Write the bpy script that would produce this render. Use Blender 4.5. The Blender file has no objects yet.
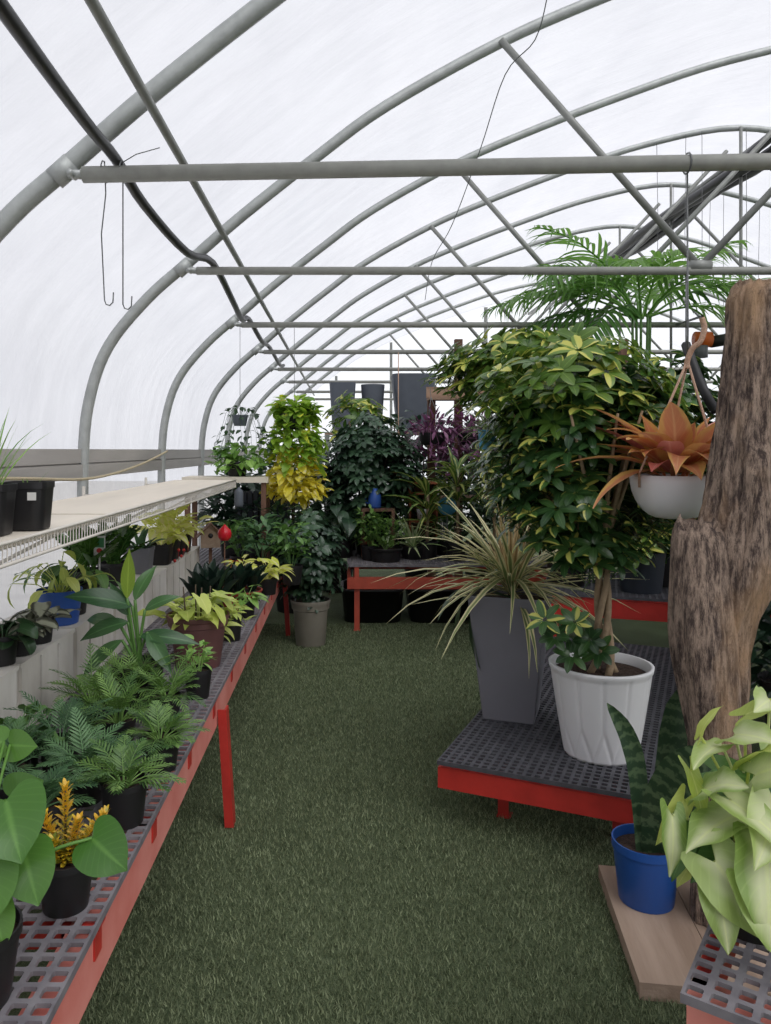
import bpy, math, random
from math import sin, cos, pi, radians, sqrt, atan2
from mathutils import Vector, noise

# ---------------------------------------------------------------- camera, sky, exposure
SC = bpy.context.scene
COL = SC.collection
EYE = 1.55          # camera height
FPX = 770.0         # focal length in pixels of the 771x1024 frame
HX, HY = 345.0, 450.0   # vanishing point of the aisle
cam_d = bpy.data.cameras.new('camera')
cam_d.sensor_fit = 'AUTO'
cam_d.sensor_width = 36.0
cam_d.lens = FPX / 1024 * 36.0
cam_d.shift_x = (385.5 - HX) / 1024
cam_d.shift_y = -(512 - HY) / 1024
cam_d.clip_start = 0.05
cam = bpy.data.objects.new('camera', cam_d)
cam.location = (0, 0, EYE)
cam.rotation_euler = (pi / 2, 0, 0)
COL.objects.link(cam)
SC.camera = cam

w = bpy.data.worlds.new('overcast_sky')
SC.world = w
w.use_nodes = True
nt = w.node_tree
nt.nodes.clear()
bg = nt.nodes.new('ShaderNodeBackground')
wo = nt.nodes.new('ShaderNodeOutputWorld')
tcw = nt.nodes.new('ShaderNodeTexCoord')
dp = nt.nodes.new('ShaderNodeVectorMath')      # overcast sky, brighter beyond the end wall
dp.operation = 'DOT_PRODUCT'
dp.inputs[1].default_value = (.1, .96, .2)
nt.links.new(tcw.outputs['Generated'], dp.inputs[0])
mr = nt.nodes.new('ShaderNodeMapRange')
mr.inputs[1].default_value = .3
mr.inputs[2].default_value = 1.0
mr.inputs[3].default_value = .64
mr.inputs[4].default_value = 1.25
nt.links.new(dp.outputs['Value'], mr.inputs[0])
bg.inputs[0].default_value = (0.955, 0.965, 1.0, 1)
nt.links.new(mr.outputs[0], bg.inputs[1])
nt.links.new(bg.outputs[0], wo.inputs[0])
sun_d = bpy.data.lights.new('veiled_sun', 'SUN')
sun_d.energy = 3.1
sun_d.angle = radians(55)
sun_d.color = (1.0, .985, .96)
sun = bpy.data.objects.new('veiled_sun', sun_d)
sun.rotation_euler = Vector((.40, -.62, .85)).to_track_quat('Z', 'Y').to_euler()
COL.objects.link(sun)

SC.view_settings.view_transform = 'Standard'
SC.view_settings.look = 'None'
SC.view_settings.exposure = 0.16
SC.view_settings.gamma = 1.0
SC.view_settings.use_curve_mapping = False
SC.cycles.max_bounces = 10
SC.cycles.diffuse_bounces = 5
SC.cycles.transmission_bounces = 6
SC.cycles.use_denoising = True


def at(px, py, z):
    """floor-plan point of something of height z seen at pixel px,py"""
    Y = (EYE - z) * FPX / (py - HY)
    return ((px - HX) / FPX * Y, Y)


def pt(px, py, Y):
    return Vector(((px - HX) / FPX * Y, Y, EYE - (py - HY) / FPX * Y))


# ---------------------------------------------------------------- materials
MATS = {}


def nodes(name):
    m = bpy.data.materials.new(name)
    m.use_nodes = True
    t = m.node_tree
    t.nodes.clear()
    out = t.nodes.new('ShaderNodeOutputMaterial')
    return m, t, out


def mth(t, op, a, b=None, clamp=False):
    n = t.nodes.new('ShaderNodeMath')
    n.operation = op
    n.use_clamp = clamp
    for i, x in enumerate((a, b)):
        if x is None:
            continue
        if isinstance(x, (int, float)):
            n.inputs[i].default_value = x
        else:
            t.links.new(x, n.inputs[i])
    return n.outputs[0]


def mixc(t, fac, a, b, mode='MIX'):
    n = t.nodes.new('ShaderNodeMix')
    n.data_type = 'RGBA'
    n.blend_type = mode
    for s, x in ((n.inputs[0], fac), (n.inputs[6], a), (n.inputs[7], b)):
        if isinstance(x, (int, float)):
            s.default_value = x
        elif isinstance(x, tuple):
            s.default_value = (x[0], x[1], x[2], 1)
        else:
            t.links.new(x, s)
    return n.outputs[2]


def nz(t, scale, detail=3, coord='Object', stretch=None, rough=.55):
    tc = t.nodes.new('ShaderNodeTexCoord')
    n = t.nodes.new('ShaderNodeTexNoise')
    n.inputs['Scale'].default_value = scale
    n.inputs['Detail'].default_value = detail
    n.inputs['Roughness'].default_value = rough
    if stretch:
        mp = t.nodes.new('ShaderNodeMapping')
        mp.inputs['Scale'].default_value = stretch
        t.links.new(tc.outputs[coord], mp.inputs[0])
        t.links.new(mp.outputs[0], n.inputs['Vector'])
    else:
        t.links.new(tc.outputs[coord], n.inputs['Vector'])
    return n.outputs['Fac']


def step(t, x, lo, hi):
    n = t.nodes.new('ShaderNodeMapRange')
    n.inputs[1].default_value = lo
    n.inputs[2].default_value = hi
    t.links.new(x, n.inputs[0])
    return n.outputs[0]


def srgb(r, g, b):
    f = lambda c: (c / 255 / 12.92) if c / 255 <= .04045 else ((c / 255 + .055) / 1.055) ** 2.4
    return (f(r), f(g), f(b))


def plain(name, col, rough=.5, metal=0.0, var=.12, vscale=8, bump=0.0, bscale=60, stretch=None, col2=None, spec=.5):
    m, t, out = nodes(name)
    p = t.nodes.new('ShaderNodeBsdfPrincipled')
    c2 = col2 or tuple(c * (1 - var * 2) for c in col)
    f = step(t, nz(t, vscale, 4, stretch=stretch), .35, .68)
    t.links.new(mixc(t, f, col, c2), p.inputs['Base Color'])
    p.inputs['Roughness'].default_value = rough
    p.inputs['Metallic'].default_value = metal
    p.inputs['Specular IOR Level'].default_value = spec
    if bump:
        b = t.nodes.new('ShaderNodeBump')
        b.inputs['Strength'].default_value = bump
        b.inputs['Distance'].default_value = .01
        t.links.new(nz(t, bscale, 4, stretch=stretch), b.inputs['Height'])
        t.links.new(b.outputs[0], p.inputs['Normal'])
    t.links.new(p.outputs[0], out.inputs[0])
    MATS[name] = m
    return m


def leafmat(name, dark, light, var=None, mode=None, amt=.5, rough=.42, vein=.25, trans=.22, nscale=30, soft=.12):
    """luv attribute: x across the blade -1..1, y along it, z one random number per leaf"""
    m, t, out = nodes(name)
    a = t.nodes.new('ShaderNodeAttribute')
    a.attribute_name = 'luv'
    s = t.nodes.new('ShaderNodeSeparateXYZ')
    t.links.new(a.outputs['Vector'], s.inputs[0])
    ax = mth(t, 'ABSOLUTE', s.outputs[0])
    col = mixc(t, s.outputs[2], dark, light)
    n = nz(t, nscale, 2)
    if mode == 'center':
        k = mth(t, 'ADD', ax, mth(t, 'MULTIPLY', mth(t, 'SUBTRACT', n, .5), 1.6))
        col = mixc(t, step(t, k, amt + soft, amt - soft), col, var)
    elif mode == 'edge':
        k = mth(t, 'ADD', ax, mth(t, 'MULTIPLY', mth(t, 'SUBTRACT', n, .5), 1.6))
        col = mixc(t, step(t, k, amt - soft, amt + soft), col, var)
    elif mode == 'patch':
        col = mixc(t, step(t, n, 1 - amt - soft * .4, 1 - amt + soft * .4), col, var)
    elif mode == 'leaf':      # some leaves wholly in the other colour
        col = mixc(t, step(t, s.outputs[2], 1 - amt - .05, 1 - amt + .05), col, var)
    elif mode == 'half':      # other colour on one side of some leaves
        k = mth(t, 'ADD', s.outputs[0], mth(t, 'MULTIPLY', mth(t, 'SUBTRACT', s.outputs[2], .5), 3.0))
        k = mth(t, 'ADD', k, mth(t, 'MULTIPLY', mth(t, 'SUBTRACT', n, .5), 1.2))
        col = mixc(t, step(t, k, 1.6 - amt * 2 - soft, 1.6 - amt * 2 + soft), col, var)
    elif mode == 'bands':     # crossbands as on a snake plant
        k = mth(t, 'SINE', mth(t, 'ADD', mth(t, 'MULTIPLY', s.outputs[1], 75), mth(t, 'MULTIPLY', n, 9)))
        col = mixc(t, mth(t, 'MULTIPLY', step(t, k, -.2, .7), amt), col, var)
    if vein:
        k = mth(t, 'MULTIPLY', step(t, ax, .12, .02), vein)
        col = mixc(t, k, col, tuple(min(1, c * 2.2 + .05) for c in light))
        sv = mth(t, 'SINE', mth(t, 'ADD', mth(t, 'MULTIPLY', s.outputs[1], 48), mth(t, 'MULTIPLY', ax, -16)))
        k2 = mth(t, 'MULTIPLY', step(t, sv, .72, .98), vein * .35)
        col = mixc(t, k2, col, tuple(min(1, c * 1.6 + .03) for c in light))
    p = t.nodes.new('ShaderNodeBsdfPrincipled')
    t.links.new(col, p.inputs['Base Color'])
    p.inputs['Roughness'].default_value = rough
    p.inputs['Specular IOR Level'].default_value = .6
    tr = t.nodes.new('ShaderNodeBsdfTranslucent')
    t.links.new(mixc(t, .35, col, tuple(min(1, c * 1.5) for c in light)), tr.inputs[0])
    mx = t.nodes.new('ShaderNodeMixShader')
    mx.inputs[0].default_value = trans
    t.links.new(p.outputs[0], mx.inputs[1])
    t.links.new(tr.outputs[0], mx.inputs[2])
    t.links.new(mx.outputs[0], out.inputs[0])
    MATS[name] = m
    return m


def film_mat():
    m, t, out = nodes('greenhouse_film')
    tr = t.nodes.new('ShaderNodeBsdfTranslucent')
    f = step(t, nz(t, 1.2, 4, stretch=(1, .35, 1)), .3, .75)
    c = mixc(t, f, (.42, .43, .48), (.64, .64, .68))
    t.links.new(c, tr.inputs[0])
    df = t.nodes.new('ShaderNodeBsdfPrincipled')
    df.inputs['Base Color'].default_value = (.8, .8, .84, 1)
    df.inputs['Roughness'].default_value = .35
    b = t.nodes.new('ShaderNodeBump')
    b.inputs['Strength'].default_value = .5
    b.inputs['Distance'].default_value = .03
    t.links.new(nz(t, 3.0, 4, stretch=(.6, 4.5, .6)), b.inputs['Height'])
    t.links.new(b.outputs[0], df.inputs['Normal'])
    t.links.new(b.outputs[0], tr.inputs['Normal'])
    mx = t.nodes.new('ShaderNodeMixShader')
    mx.inputs[0].default_value = .25
    t.links.new(tr.outputs[0], mx.inputs[1])
    t.links.new(df.outputs[0], mx.inputs[2])
    tp = t.nodes.new('ShaderNodeBsdfTransparent')
    tp.inputs[0].default_value = (.93, .93, .95, 1)
    mx2 = t.nodes.new('ShaderNodeMixShader')
    f2 = nz(t, 5.0, 5, stretch=(.45, 1.6, .45), rough=.65)
    f3 = t.nodes.new('ShaderNodeMapRange')
    f3.inputs[1].default_value = .3
    f3.inputs[2].default_value = .7
    f3.inputs[3].default_value = .45
    f3.inputs[4].default_value = .57
    t.links.new(f2, f3.inputs[0])
    t.links.new(f3.outputs[0], mx2.inputs[0])
    t.links.new(mx.outputs[0], mx2.inputs[1])
    t.links.new(tp.outputs[0], mx2.inputs[2])
    t.links.new(mx2.outputs[0], out.inputs[0])
    return m


def clear_film_mat():
    m, t, out = nodes('clear_end_film')
    tr = t.nodes.new('ShaderNodeBsdfTranslucent')
    tr.inputs[0].default_value = (.95, .96, .97, 1)
    tp = t.nodes.new('ShaderNodeBsdfTransparent')
    tp.inputs[0].default_value = (.93, .95, .96, 1)
    mx = t.nodes.new('ShaderNodeMixShader')
    mx.inputs[0].default_value = .55
    t.links.new(tr.outputs[0], mx.inputs[1])
    t.links.new(tp.outputs[0], mx.inputs[2])
    t.links.new(mx.outputs[0], out.inputs[0])
    return m


def bark_mat():
    m, t, out = nodes('weathered_bark')
    p = t.nodes.new('ShaderNodeBsdfPrincipled')
    n1 = nz(t, 48, 8, stretch=(1, 1, .16), rough=.8)
    n2 = nz(t, 3.5, 4, stretch=(1, 1, .5))
    n3 = nz(t, 80, 5, stretch=(1, 1, .45), rough=.75)
    c = mixc(t, step(t, n1, .43, .58), srgb(88, 72, 66), srgb(204, 178, 158))
    c = mixc(t, mth(t, 'MULTIPLY', step(t, n2, .5, .64), .75), c, srgb(226, 184, 142))
    c = mixc(t, mth(t, 'MULTIPLY', step(t, n3, .56, .7), .6), c, srgb(44, 34, 32))
    t.links.new(c, p.inputs['Base Color'])
    p.inputs['Roughness'].default_value = .9
    b = t.nodes.new('ShaderNodeBump')
    b.inputs['Strength'].default_value = 1.0
    b.inputs['Distance'].default_value = .035
    t.links.new(mth(t, 'ADD', n1, mth(t, 'MULTIPLY', n3, .5)), b.inputs['Height'])
    t.links.new(b.outputs[0], p.inputs['Normal'])
    t.links.new(p.outputs[0], out.inputs[0])
    return m


def turf_mat(name, c1, c2):
    m, t, out = nodes(name)
    p = t.nodes.new('ShaderNodeBsdfPrincipled')
    a = nz(t, 170, 3, rough=.7)
    b_ = nz(t, 2.2, 4)
    c = mixc(t, step(t, a, .38, .66), c1, c2)
    c = mixc(t, mth(t, 'MULTIPLY', step(t, b_, .4, .7), .35), c, tuple(x * .6 for x in c1))
    t.links.new(c, p.inputs['Base Color'])
    p.inputs['Roughness'].default_value = .95
    p.inputs['Specular IOR Level'].default_value = .15
    b = t.nodes.new('ShaderNodeBump')
    b.inputs['Strength'].default_value = .9
    b.inputs['Distance'].default_value = .01
    t.links.new(a, b.inputs['Height'])
    t.links.new(b.outputs[0], p.inputs['Normal'])
    t.links.new(p.outputs[0], out.inputs[0])
    return m


M = {}
M['film'] = film_mat()
M['clear'] = clear_film_mat()
M['bark'] = bark_mat()
M['turf'] = turf_mat('artificial_turf', srgb(70, 82, 58), srgb(120, 132, 100))
M['blade'] = leafmat('turf_blades', srgb(64, 80, 52), srgb(148, 159, 121), rough=.7, vein=0, trans=.1)
M['galv'] = plain('galvanised_pipe', srgb(182, 186, 184), .45, .3, var=.1, vscale=14, bump=.1)
M['galv_dark'] = plain('dull_pipe', srgb(150, 152, 148), .5, .25, var=.1, vscale=14)
M['galv_tie'] = plain('tie_pipe', srgb(160, 161, 154), .5, .2, var=.08, vscale=20)
M['hip'] = plain('grey_board', srgb(178, 174, 170), .75, var=.1, vscale=6, stretch=(1, .2, 1))
M['hose'] = plain('black_hose', srgb(38, 38, 40), .4, var=.1)
M['wire'] = plain('steel_wire', srgb(110, 112, 112), .4, .6)
M['wire_white'] = plain('white_coated_wire', srgb(222, 216, 206), .5, var=.06)
M['board_cream'] = plain('cream_shelf_board', srgb(232, 222, 206), .7, var=.08, vscale=5, bump=.15, bscale=40, stretch=(1, .15, 1))
M['wood'] = plain('weathered_plank', srgb(178, 156, 138), .8, var=.2, vscale=10, bump=.4, bscale=50, stretch=(1, .12, 1), col2=srgb(146, 124, 106))
M['wood_x'] = plain('raw_plank', srgb(166, 138, 118), .8, var=.2, vscale=10, bump=.4, bscale=50, stretch=(.12, 1, 1), col2=srgb(126, 100, 84))
M['wood_z'] = plain('brown_post', srgb(120, 88, 72), .8, var=.2, vscale=14, bump=.4, bscale=50, stretch=(1, 1, .12))
M['crate'] = plain('whitewashed_wood', srgb(228, 224, 218), .75, var=.09, vscale=9, bump=.25, bscale=40, stretch=(1, .6, .3), col2=srgb(200, 194, 186))
M['red'] = plain('red_painted_steel', srgb(196, 54, 46), .45, var=.12, vscale=9, bump=.1, bscale=30)
M['redfade'] = plain('faded_red_paint', srgb(232, 150, 138), .6, var=.1, vscale=5, bump=.1, bscale=30, col2=srgb(218, 122, 110))
M['redorange'] = plain('orange_red_paint', srgb(190, 82, 62), .5, var=.12, vscale=9)
M['grate'] = plain('black_plastic_grate', srgb(52, 52, 56), .55, var=.15, vscale=25)
M['grate_grey'] = plain('dusty_plastic_grate', srgb(134, 130, 134), .7, var=.16, vscale=14, col2=srgb(104, 100, 106))
M['grate_mid'] = plain('charcoal_plastic_grate', srgb(84, 84, 90), .6, var=.16, vscale=14, col2=srgb(62, 62, 68))
M['black'] = plain('black_nursery_plastic', srgb(32, 31, 33), .5, var=.1)
M['navy'] = plain('navy_plastic', srgb(44, 50, 60), .45, var=.1)
M['blue'] = plain('blue_plastic', srgb(36, 84, 160), .4, var=.06)
M['blue2'] = plain('bright_blue_plastic', srgb(48, 88, 168), .45, var=.06)
M['lightblue'] = plain('light_blue_glaze', srgb(90, 165, 200), .35, var=.06)
M['plum'] = plain('plum_clay', srgb(122, 84, 82), .6, var=.1)
M['terra'] = plain('terracotta', srgb(168, 98, 68), .8, var=.1)
M['redclay'] = plain('red_clay', srgb(158, 60, 46), .6, var=.1)
M['greypot'] = plain('slate_grey_planter', srgb(122, 122, 130), .6, var=.05, vscale=3)
M['greypot2'] = plain('mid_grey_plastic', srgb(116, 116, 122), .6, var=.06)
M['taupe'] = plain('taupe_resin', srgb(142, 136, 124), .6, var=.06)
M['white'] = plain('white_plastic', srgb(236, 236, 238), .45, var=.02, vscale=5)
M['soil'] = plain('potting_soil', srgb(74, 54, 44), .95, var=.3, vscale=90, bump=1, bscale=120, col2=srgb(42, 31, 27))
M['rope'] = plain('beige_rope', srgb(206, 170, 146), .9, var=.14, vscale=160, bump=.6, bscale=200)
M['hemp'] = plain('pale_hemp_rope', srgb(204, 190, 158), .9, var=.14, vscale=160, bump=.6, bscale=200)
M['stem'] = plain('woody_stem', srgb(164, 142, 114), .8, var=.15, vscale=30, bump=.4, bscale=90)
M['stem_dark'] = plain('dark_stem', srgb(88, 74, 58), .8, var=.2, vscale=30)
M['redgloss'] = plain('red_glass', srgb(206, 28, 46), .3, var=.04)
M['berry'] = plain('coral_red_bead', srgb(210, 60, 56), .4, var=.04)
M['tagwhite'] = plain('white_label', srgb(226, 224, 220), .6, var=.02)
M['taggreen'] = plain('green_print', srgb(70, 140, 90), .6, var=.05)
M['orange'] = plain('orange_plastic', srgb(222, 104, 34), .4, var=.04)
M['greydark'] = plain('dark_grey_box', srgb(92, 98, 108), .6, var=.06)

L = {}
L['dark'] = leafmat('dark_green_leaf', srgb(30, 52, 32), srgb(62, 92, 58), rough=.32)
L['deep'] = leafmat('deep_green_leaf', srgb(20, 40, 30), srgb(48, 76, 54), rough=.28, vein=.15)
L['fern'] = leafmat('fern_leaf', srgb(54, 92, 42), srgb(124, 160, 80), rough=.5)
L['fern2'] = leafmat('dusky_fern_leaf', srgb(48, 84, 52), srgb(100, 138, 90), rough=.5)
L['mid'] = leafmat('mid_green_leaf', srgb(48, 88, 38), srgb(98, 138, 66), rough=.38)
L['bright'] = leafmat('bright_green_leaf', srgb(92, 140, 56), srgb(146, 186, 92), rough=.38)
L['philo'] = leafmat('heart_leaf', srgb(58, 104, 42), srgb(104, 148, 62), rough=.3, vein=.2)
L['palm'] = leafmat('palm_leaf', srgb(60, 108, 46), srgb(124, 166, 80), rough=.4, trans=.45)
L['scheff'] = leafmat('umbrella_leaf', srgb(34, 64, 34), srgb(76, 112, 56), srgb(206, 206, 104), 'half', .07, rough=.3, nscale=12)
L['scheff_gold'] = leafmat('gold_umbrella_leaf', srgb(60, 96, 38), srgb(118, 148, 60), srgb(222, 220, 112), 'half', .21, rough=.34, nscale=12, trans=.3)
L['scheff_dark'] = leafmat('dull_umbrella_leaf', srgb(34, 58, 42), srgb(74, 102, 76), rough=.3)
L['cordy'] = leafmat('striped_strap_leaf', srgb(108, 128, 74), srgb(138, 152, 96), srgb(226, 216, 168), 'edge', .42, rough=.45, soft=.1, nscale=4, vein=0)
L['cordy_in'] = leafmat('tan_strap_leaf', srgb(150, 122, 82), srgb(190, 160, 112), srgb(226, 206, 160), 'edge', .6, rough=.5, nscale=4, vein=0)
L['dracaena'] = leafmat('yellow_striped_strap', srgb(60, 96, 42), srgb(104, 136, 60), srgb(206, 206, 120), 'center', .32, rough=.4, nscale=4, vein=0)
L['spider'] = leafmat('spider_plant_leaf', srgb(120, 158, 92), srgb(160, 188, 124), srgb(228, 230, 190), 'center', .4, nscale=4, vein=0)
L['synyellow'] = leafmat('lime_arrow_leaf', srgb(216, 226, 84), srgb(240, 246, 140), srgb(248, 244, 190), 'center', .35, nscale=14, trans=.45, vein=.1)
L['syncream'] = leafmat('cream_green_arrow_leaf', srgb(120, 150, 66), srgb(170, 190, 110), srgb(214, 220, 172), 'center', .55, rough=.4, nscale=10, trans=.25, soft=.3, vein=.3)
L['synlime'] = leafmat('yellow_green_arrow_leaf', srgb(156, 180, 72), srgb(208, 218, 118), rough=.38, trans=.3)
L['pothos'] = leafmat('green_gold_vine_leaf', srgb(96, 140, 40), srgb(156, 190, 64), srgb(226, 222, 72), 'patch', .36, nscale=8, trans=.35, vein=.1)
L['pothos_y'] = leafmat('golden_vine_leaf', srgb(226, 212, 50), srgb(250, 236, 96), srgb(252, 244, 180), 'patch', .42, nscale=20, trans=.45, vein=.1)
L['croton'] = leafmat('spotted_croton_leaf', srgb(104, 128, 46), srgb(168, 168, 56), srgb(240, 206, 60), 'patch', .52, nscale=90, vein=.2)
L['croton_y'] = leafmat('yellow_croton_leaf', srgb(224, 170, 40), srgb(248, 206, 60), srgb(168, 158, 56), 'patch', .42, nscale=110, vein=.2)
L['bromel'] = leafmat('orange_rust_leaf', srgb(190, 106, 76), srgb(236, 166, 120), srgb(222, 178, 104), 'edge', .6, rough=.35, nscale=8, trans=.3, vein=.25)
L['bromel_p'] = leafmat('pink_rust_leaf', srgb(190, 100, 90), srgb(226, 156, 146), rough=.35, trans=.3)
L['purple'] = leafmat('purple_trailing_leaf', srgb(74, 44, 70), srgb(142, 84, 124), rough=.4)
L['begonia'] = leafmat('silver_ringed_leaf', srgb(58, 66, 54), srgb(96, 92, 80), srgb(168, 172, 150), 'center', .5, rough=.5, nscale=10)
L['snake'] = leafmat('banded_sword_leaf', srgb(46, 68, 48), srgb(60, 88, 60), srgb(112, 136, 98), 'bands', .6, rough=.35, nscale=45, vein=0)
L['snakedark'] = leafmat('dark_sword_leaf', srgb(16, 32, 28), srgb(38, 60, 46), rough=.3, vein=.1)
L['zz'] = leafmat('glossy_leaf', srgb(44, 84, 36), srgb(92, 132, 56), rough=.25)
L['aspi'] = leafmat('broad_blade_leaf', srgb(48, 86, 52), srgb(84, 122, 72), rough=.34, vein=.3)
L['aspi_new'] = leafmat('fresh_blade_leaf', srgb(116, 150, 52), srgb(160, 184, 76), rough=.34, vein=.3, trans=.3)


# ---------------------------------------------------------------- mesh helpers
class MB:
    def __init__(s):
        s.v = []
        s.f = []
        s.a = []

    def add(s, vs, fs, at_=None):
        o = len(s.v)
        s.v += [tuple(x) for x in vs]
        s.f += [tuple(i + o for i in q) for q in fs]
        s.a += at_ if at_ else [(0, 0, .5)] * len(vs)

    def box(s, x0, y0, z0, x1, y1, z1):
        s.add([(x0, y0, z0), (x1, y0, z0), (x1, y1, z0), (x0, y1, z0), (x0, y0, z1), (x1, y0, z1), (x1, y1, z1), (x0, y1, z1)],
              [(3, 2, 1, 0), (4, 5, 6, 7), (0, 1, 5, 4), (1, 2, 6, 5), (2, 3, 7, 6), (3, 0, 4, 7)])

    def tube(s, pts, r, sides=8, cap=True, rnd=.5):
        pts = [Vector(p) for p in pts]
        n = len(pts)
        rs = r if isinstance(r, (list, tuple)) else [r] * n
        vs, fs = [], []
        prev = None
        for i, p in enumerate(pts):
            d = (pts[min(i + 1, n - 1)] - pts[max(i - 1, 0)])
            d = d.normalized() if d.length > 1e-9 else Vector((0, 0, 1))
            if prev is None:
                a = Vector((0, 0, 1)) if abs(d.z) < .9 else Vector((1, 0, 0))
                u = d.cross(a).normalized()
            else:
                u = (prev - d * prev.dot(d))
                u = u.normalized() if u.length > 1e-6 else d.orthogonal().normalized()
            prev = u
            w_ = d.cross(u)
            for k in range(sides):
                t = 2 * pi * k / sides
                vs.append(p + (u * cos(t) + w_ * sin(t)) * rs[i])
        for i in range(n - 1):
            for k in range(sides):
                a, b = i * sides + k, i * sides + (k + 1) % sides
                fs.append((a, b, b + sides, a + sides))
        if cap:
            fs.append(tuple(range(sides))[::-1])
            fs.append(tuple((n - 1) * sides + k for k in range(sides)))
        s.add(vs, fs, [(0, .5, rnd)] * len(vs))

    def lathe(s, prof, seg=28, loc=(0, 0, 0), section=None, closed=False):
        """prof list of (r, z); section(theta) scales r, e.g. for square pots"""
        vs, fs = [], []
        for (r, z) in prof:
            for k in range(seg):
                t = 2 * pi * k / seg
                q = section(t) if section else 1
                vs.append((loc[0] + r * q * cos(t), loc[1] + r * q * sin(t), loc[2] + z))
        n = len(prof)
        for i in range(n - 1):
            for k in range(seg):
                a, b = i * seg + k, i * seg + (k + 1) % seg
                fs.append((a, b, b + seg, a + seg))
        if prof[0][0] > 1e-4:
            fs.append(tuple(range(seg))[::-1])
        if closed:
            fs.append(tuple((n - 1) * seg + k for k in range(seg)))
        s.add(vs, fs)

    def blob(s, c, r, seg=10, sq=(1, 1, 1)):
        prof = [(max(1e-5, r * sin(pi * i / (seg // 2))), -r * cos(pi * i / (seg // 2))) for i in range(seg // 2 + 1)]
        o = len(s.v)
        s.lathe(prof, seg)
        for i in range(o, len(s.v)):
            x, y, z = s.v[i]
            s.v[i] = (x * sq[0] + c[0], y * sq[1] + c[1], z * sq[2] + c[2])

    def build(s, name, mat, parent=None, smooth=True, loc=None, rz=0, angle=None):
        me = bpy.data.meshes.new(name)
        me.from_pydata(s.v, [], s.f)
        at_ = me.attributes.new('luv', 'FLOAT_VECTOR', 'POINT')
        at_.data.foreach_set('vector', [c for q in s.a for c in q])
        me.materials.append(mat)
        if smooth:
            me.polygons.foreach_set('use_smooth', [True] * len(me.polygons))
            if angle:
                try:
                    me.set_sharp_from_angle(angle=radians(angle))
                except Exception:
                    pass
        me.update()
        o = bpy.data.objects.new(name, me)
        COL.objects.link(o)
        if parent:
            o.parent = parent
        if loc:
            o.location = loc
        if rz:
            o.rotation_euler.z = rz
        return o


def tag(o, label=None, cat=None, group=None, kind=None):
    if label:
        o['label'] = label
    if cat:
        o['category'] = cat
    if group:
        o['group'] = group
    if kind:
        o['kind'] = kind
    return o


def thing(name, label, cat, loc=(0, 0, 0), rz=0, group=None):
    o = bpy.data.objects.new(name, None)
    o.empty_display_size = .05
    COL.objects.link(o)
    o.location = loc
    o.rotation_euler.z = rz
    return tag(o, label, cat, group)


def part_label(o, text):
    o['label'] = text
    return o


OUT = {
    'ovate': [(0, 0, .04), (.12, .1, .26), (.3, .28, .46), (.5, .5, .48), (.72, .72, .32), (.88, .88, .13), (1, 1, .01)],
    'oval': [(0, 0, .06), (.12, .1, .34), (.3, .3, .49), (.55, .55, .5), (.78, .78, .38), (.92, .92, .18), (1, 1, .03)],
    'lance': [(0, 0, .1), (.2, .2, .38), (.45, .45, .5), (.7, .7, .36), (.88, .88, .15), (1, 1, .01)],
    'strap': [(0, 0, .38), (.25, .25, .48), (.5, .5, .5), (.75, .75, .38), (.9, .9, .2), (1, 1, .01)],
    'sword': [(0, 0, .26), (.15, .15, .34), (.4, .4, .47), (.62, .62, .5), (.8, .8, .42), (.92, .92, .22), (1, 1, .02)],
    'leaflet': [(0, 0, .05), (.35, .35, .45), (.7, .7, .42), (1, 1, .04)],
    'blade': [(0, 0, .3), (.2, .2, .44), (.4, .4, .5), (.6, .6, .42), (.8, .8, .24), (1, 1, .02)],
    'heart': [(0, -.02, .03), (.03, -.15, .2), (.07, -.14, .36), (.16, .02, .49), (.34, .3, .5), (.55, .55, .42), (.76, .76, .27), (.9, .9, .11), (1, 1, .01)],
    'arrow': [(0, -.02, .03), (.03, -.24, .22), (.07, -.22, .38), (.14, -.02, .4), (.3, .26, .43), (.5, .5, .36), (.72, .72, .22), (.88, .88, .1), (1, 1, .01)],
    'round': [(0, 0, .1), (.06, -.04, .32), (.2, .18, .47), (.45, .45, .52), (.7, .7, .44), (.88, .88, .27), (1, 1, .06)],
}


def smooth_outline(rows):
    out = []
    n = len(rows)
    for i in range(n - 1):
        q = [rows[max(i - 1, 0)], rows[i], rows[i + 1], rows[min(i + 2, n - 1)]]
        for t in (0, .5):
            out.append(tuple(.5 * (2 * b + (c - a) * t + (2 * a - 5 * b + 4 * c - d) * t * t + (3 * b - a - 3 * c + d) * t ** 3) for a, b, c, d in zip(*q)))
    return out + [rows[-1]]


FINE = {k: smooth_outline(v) for k, v in OUT.items()}


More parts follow.
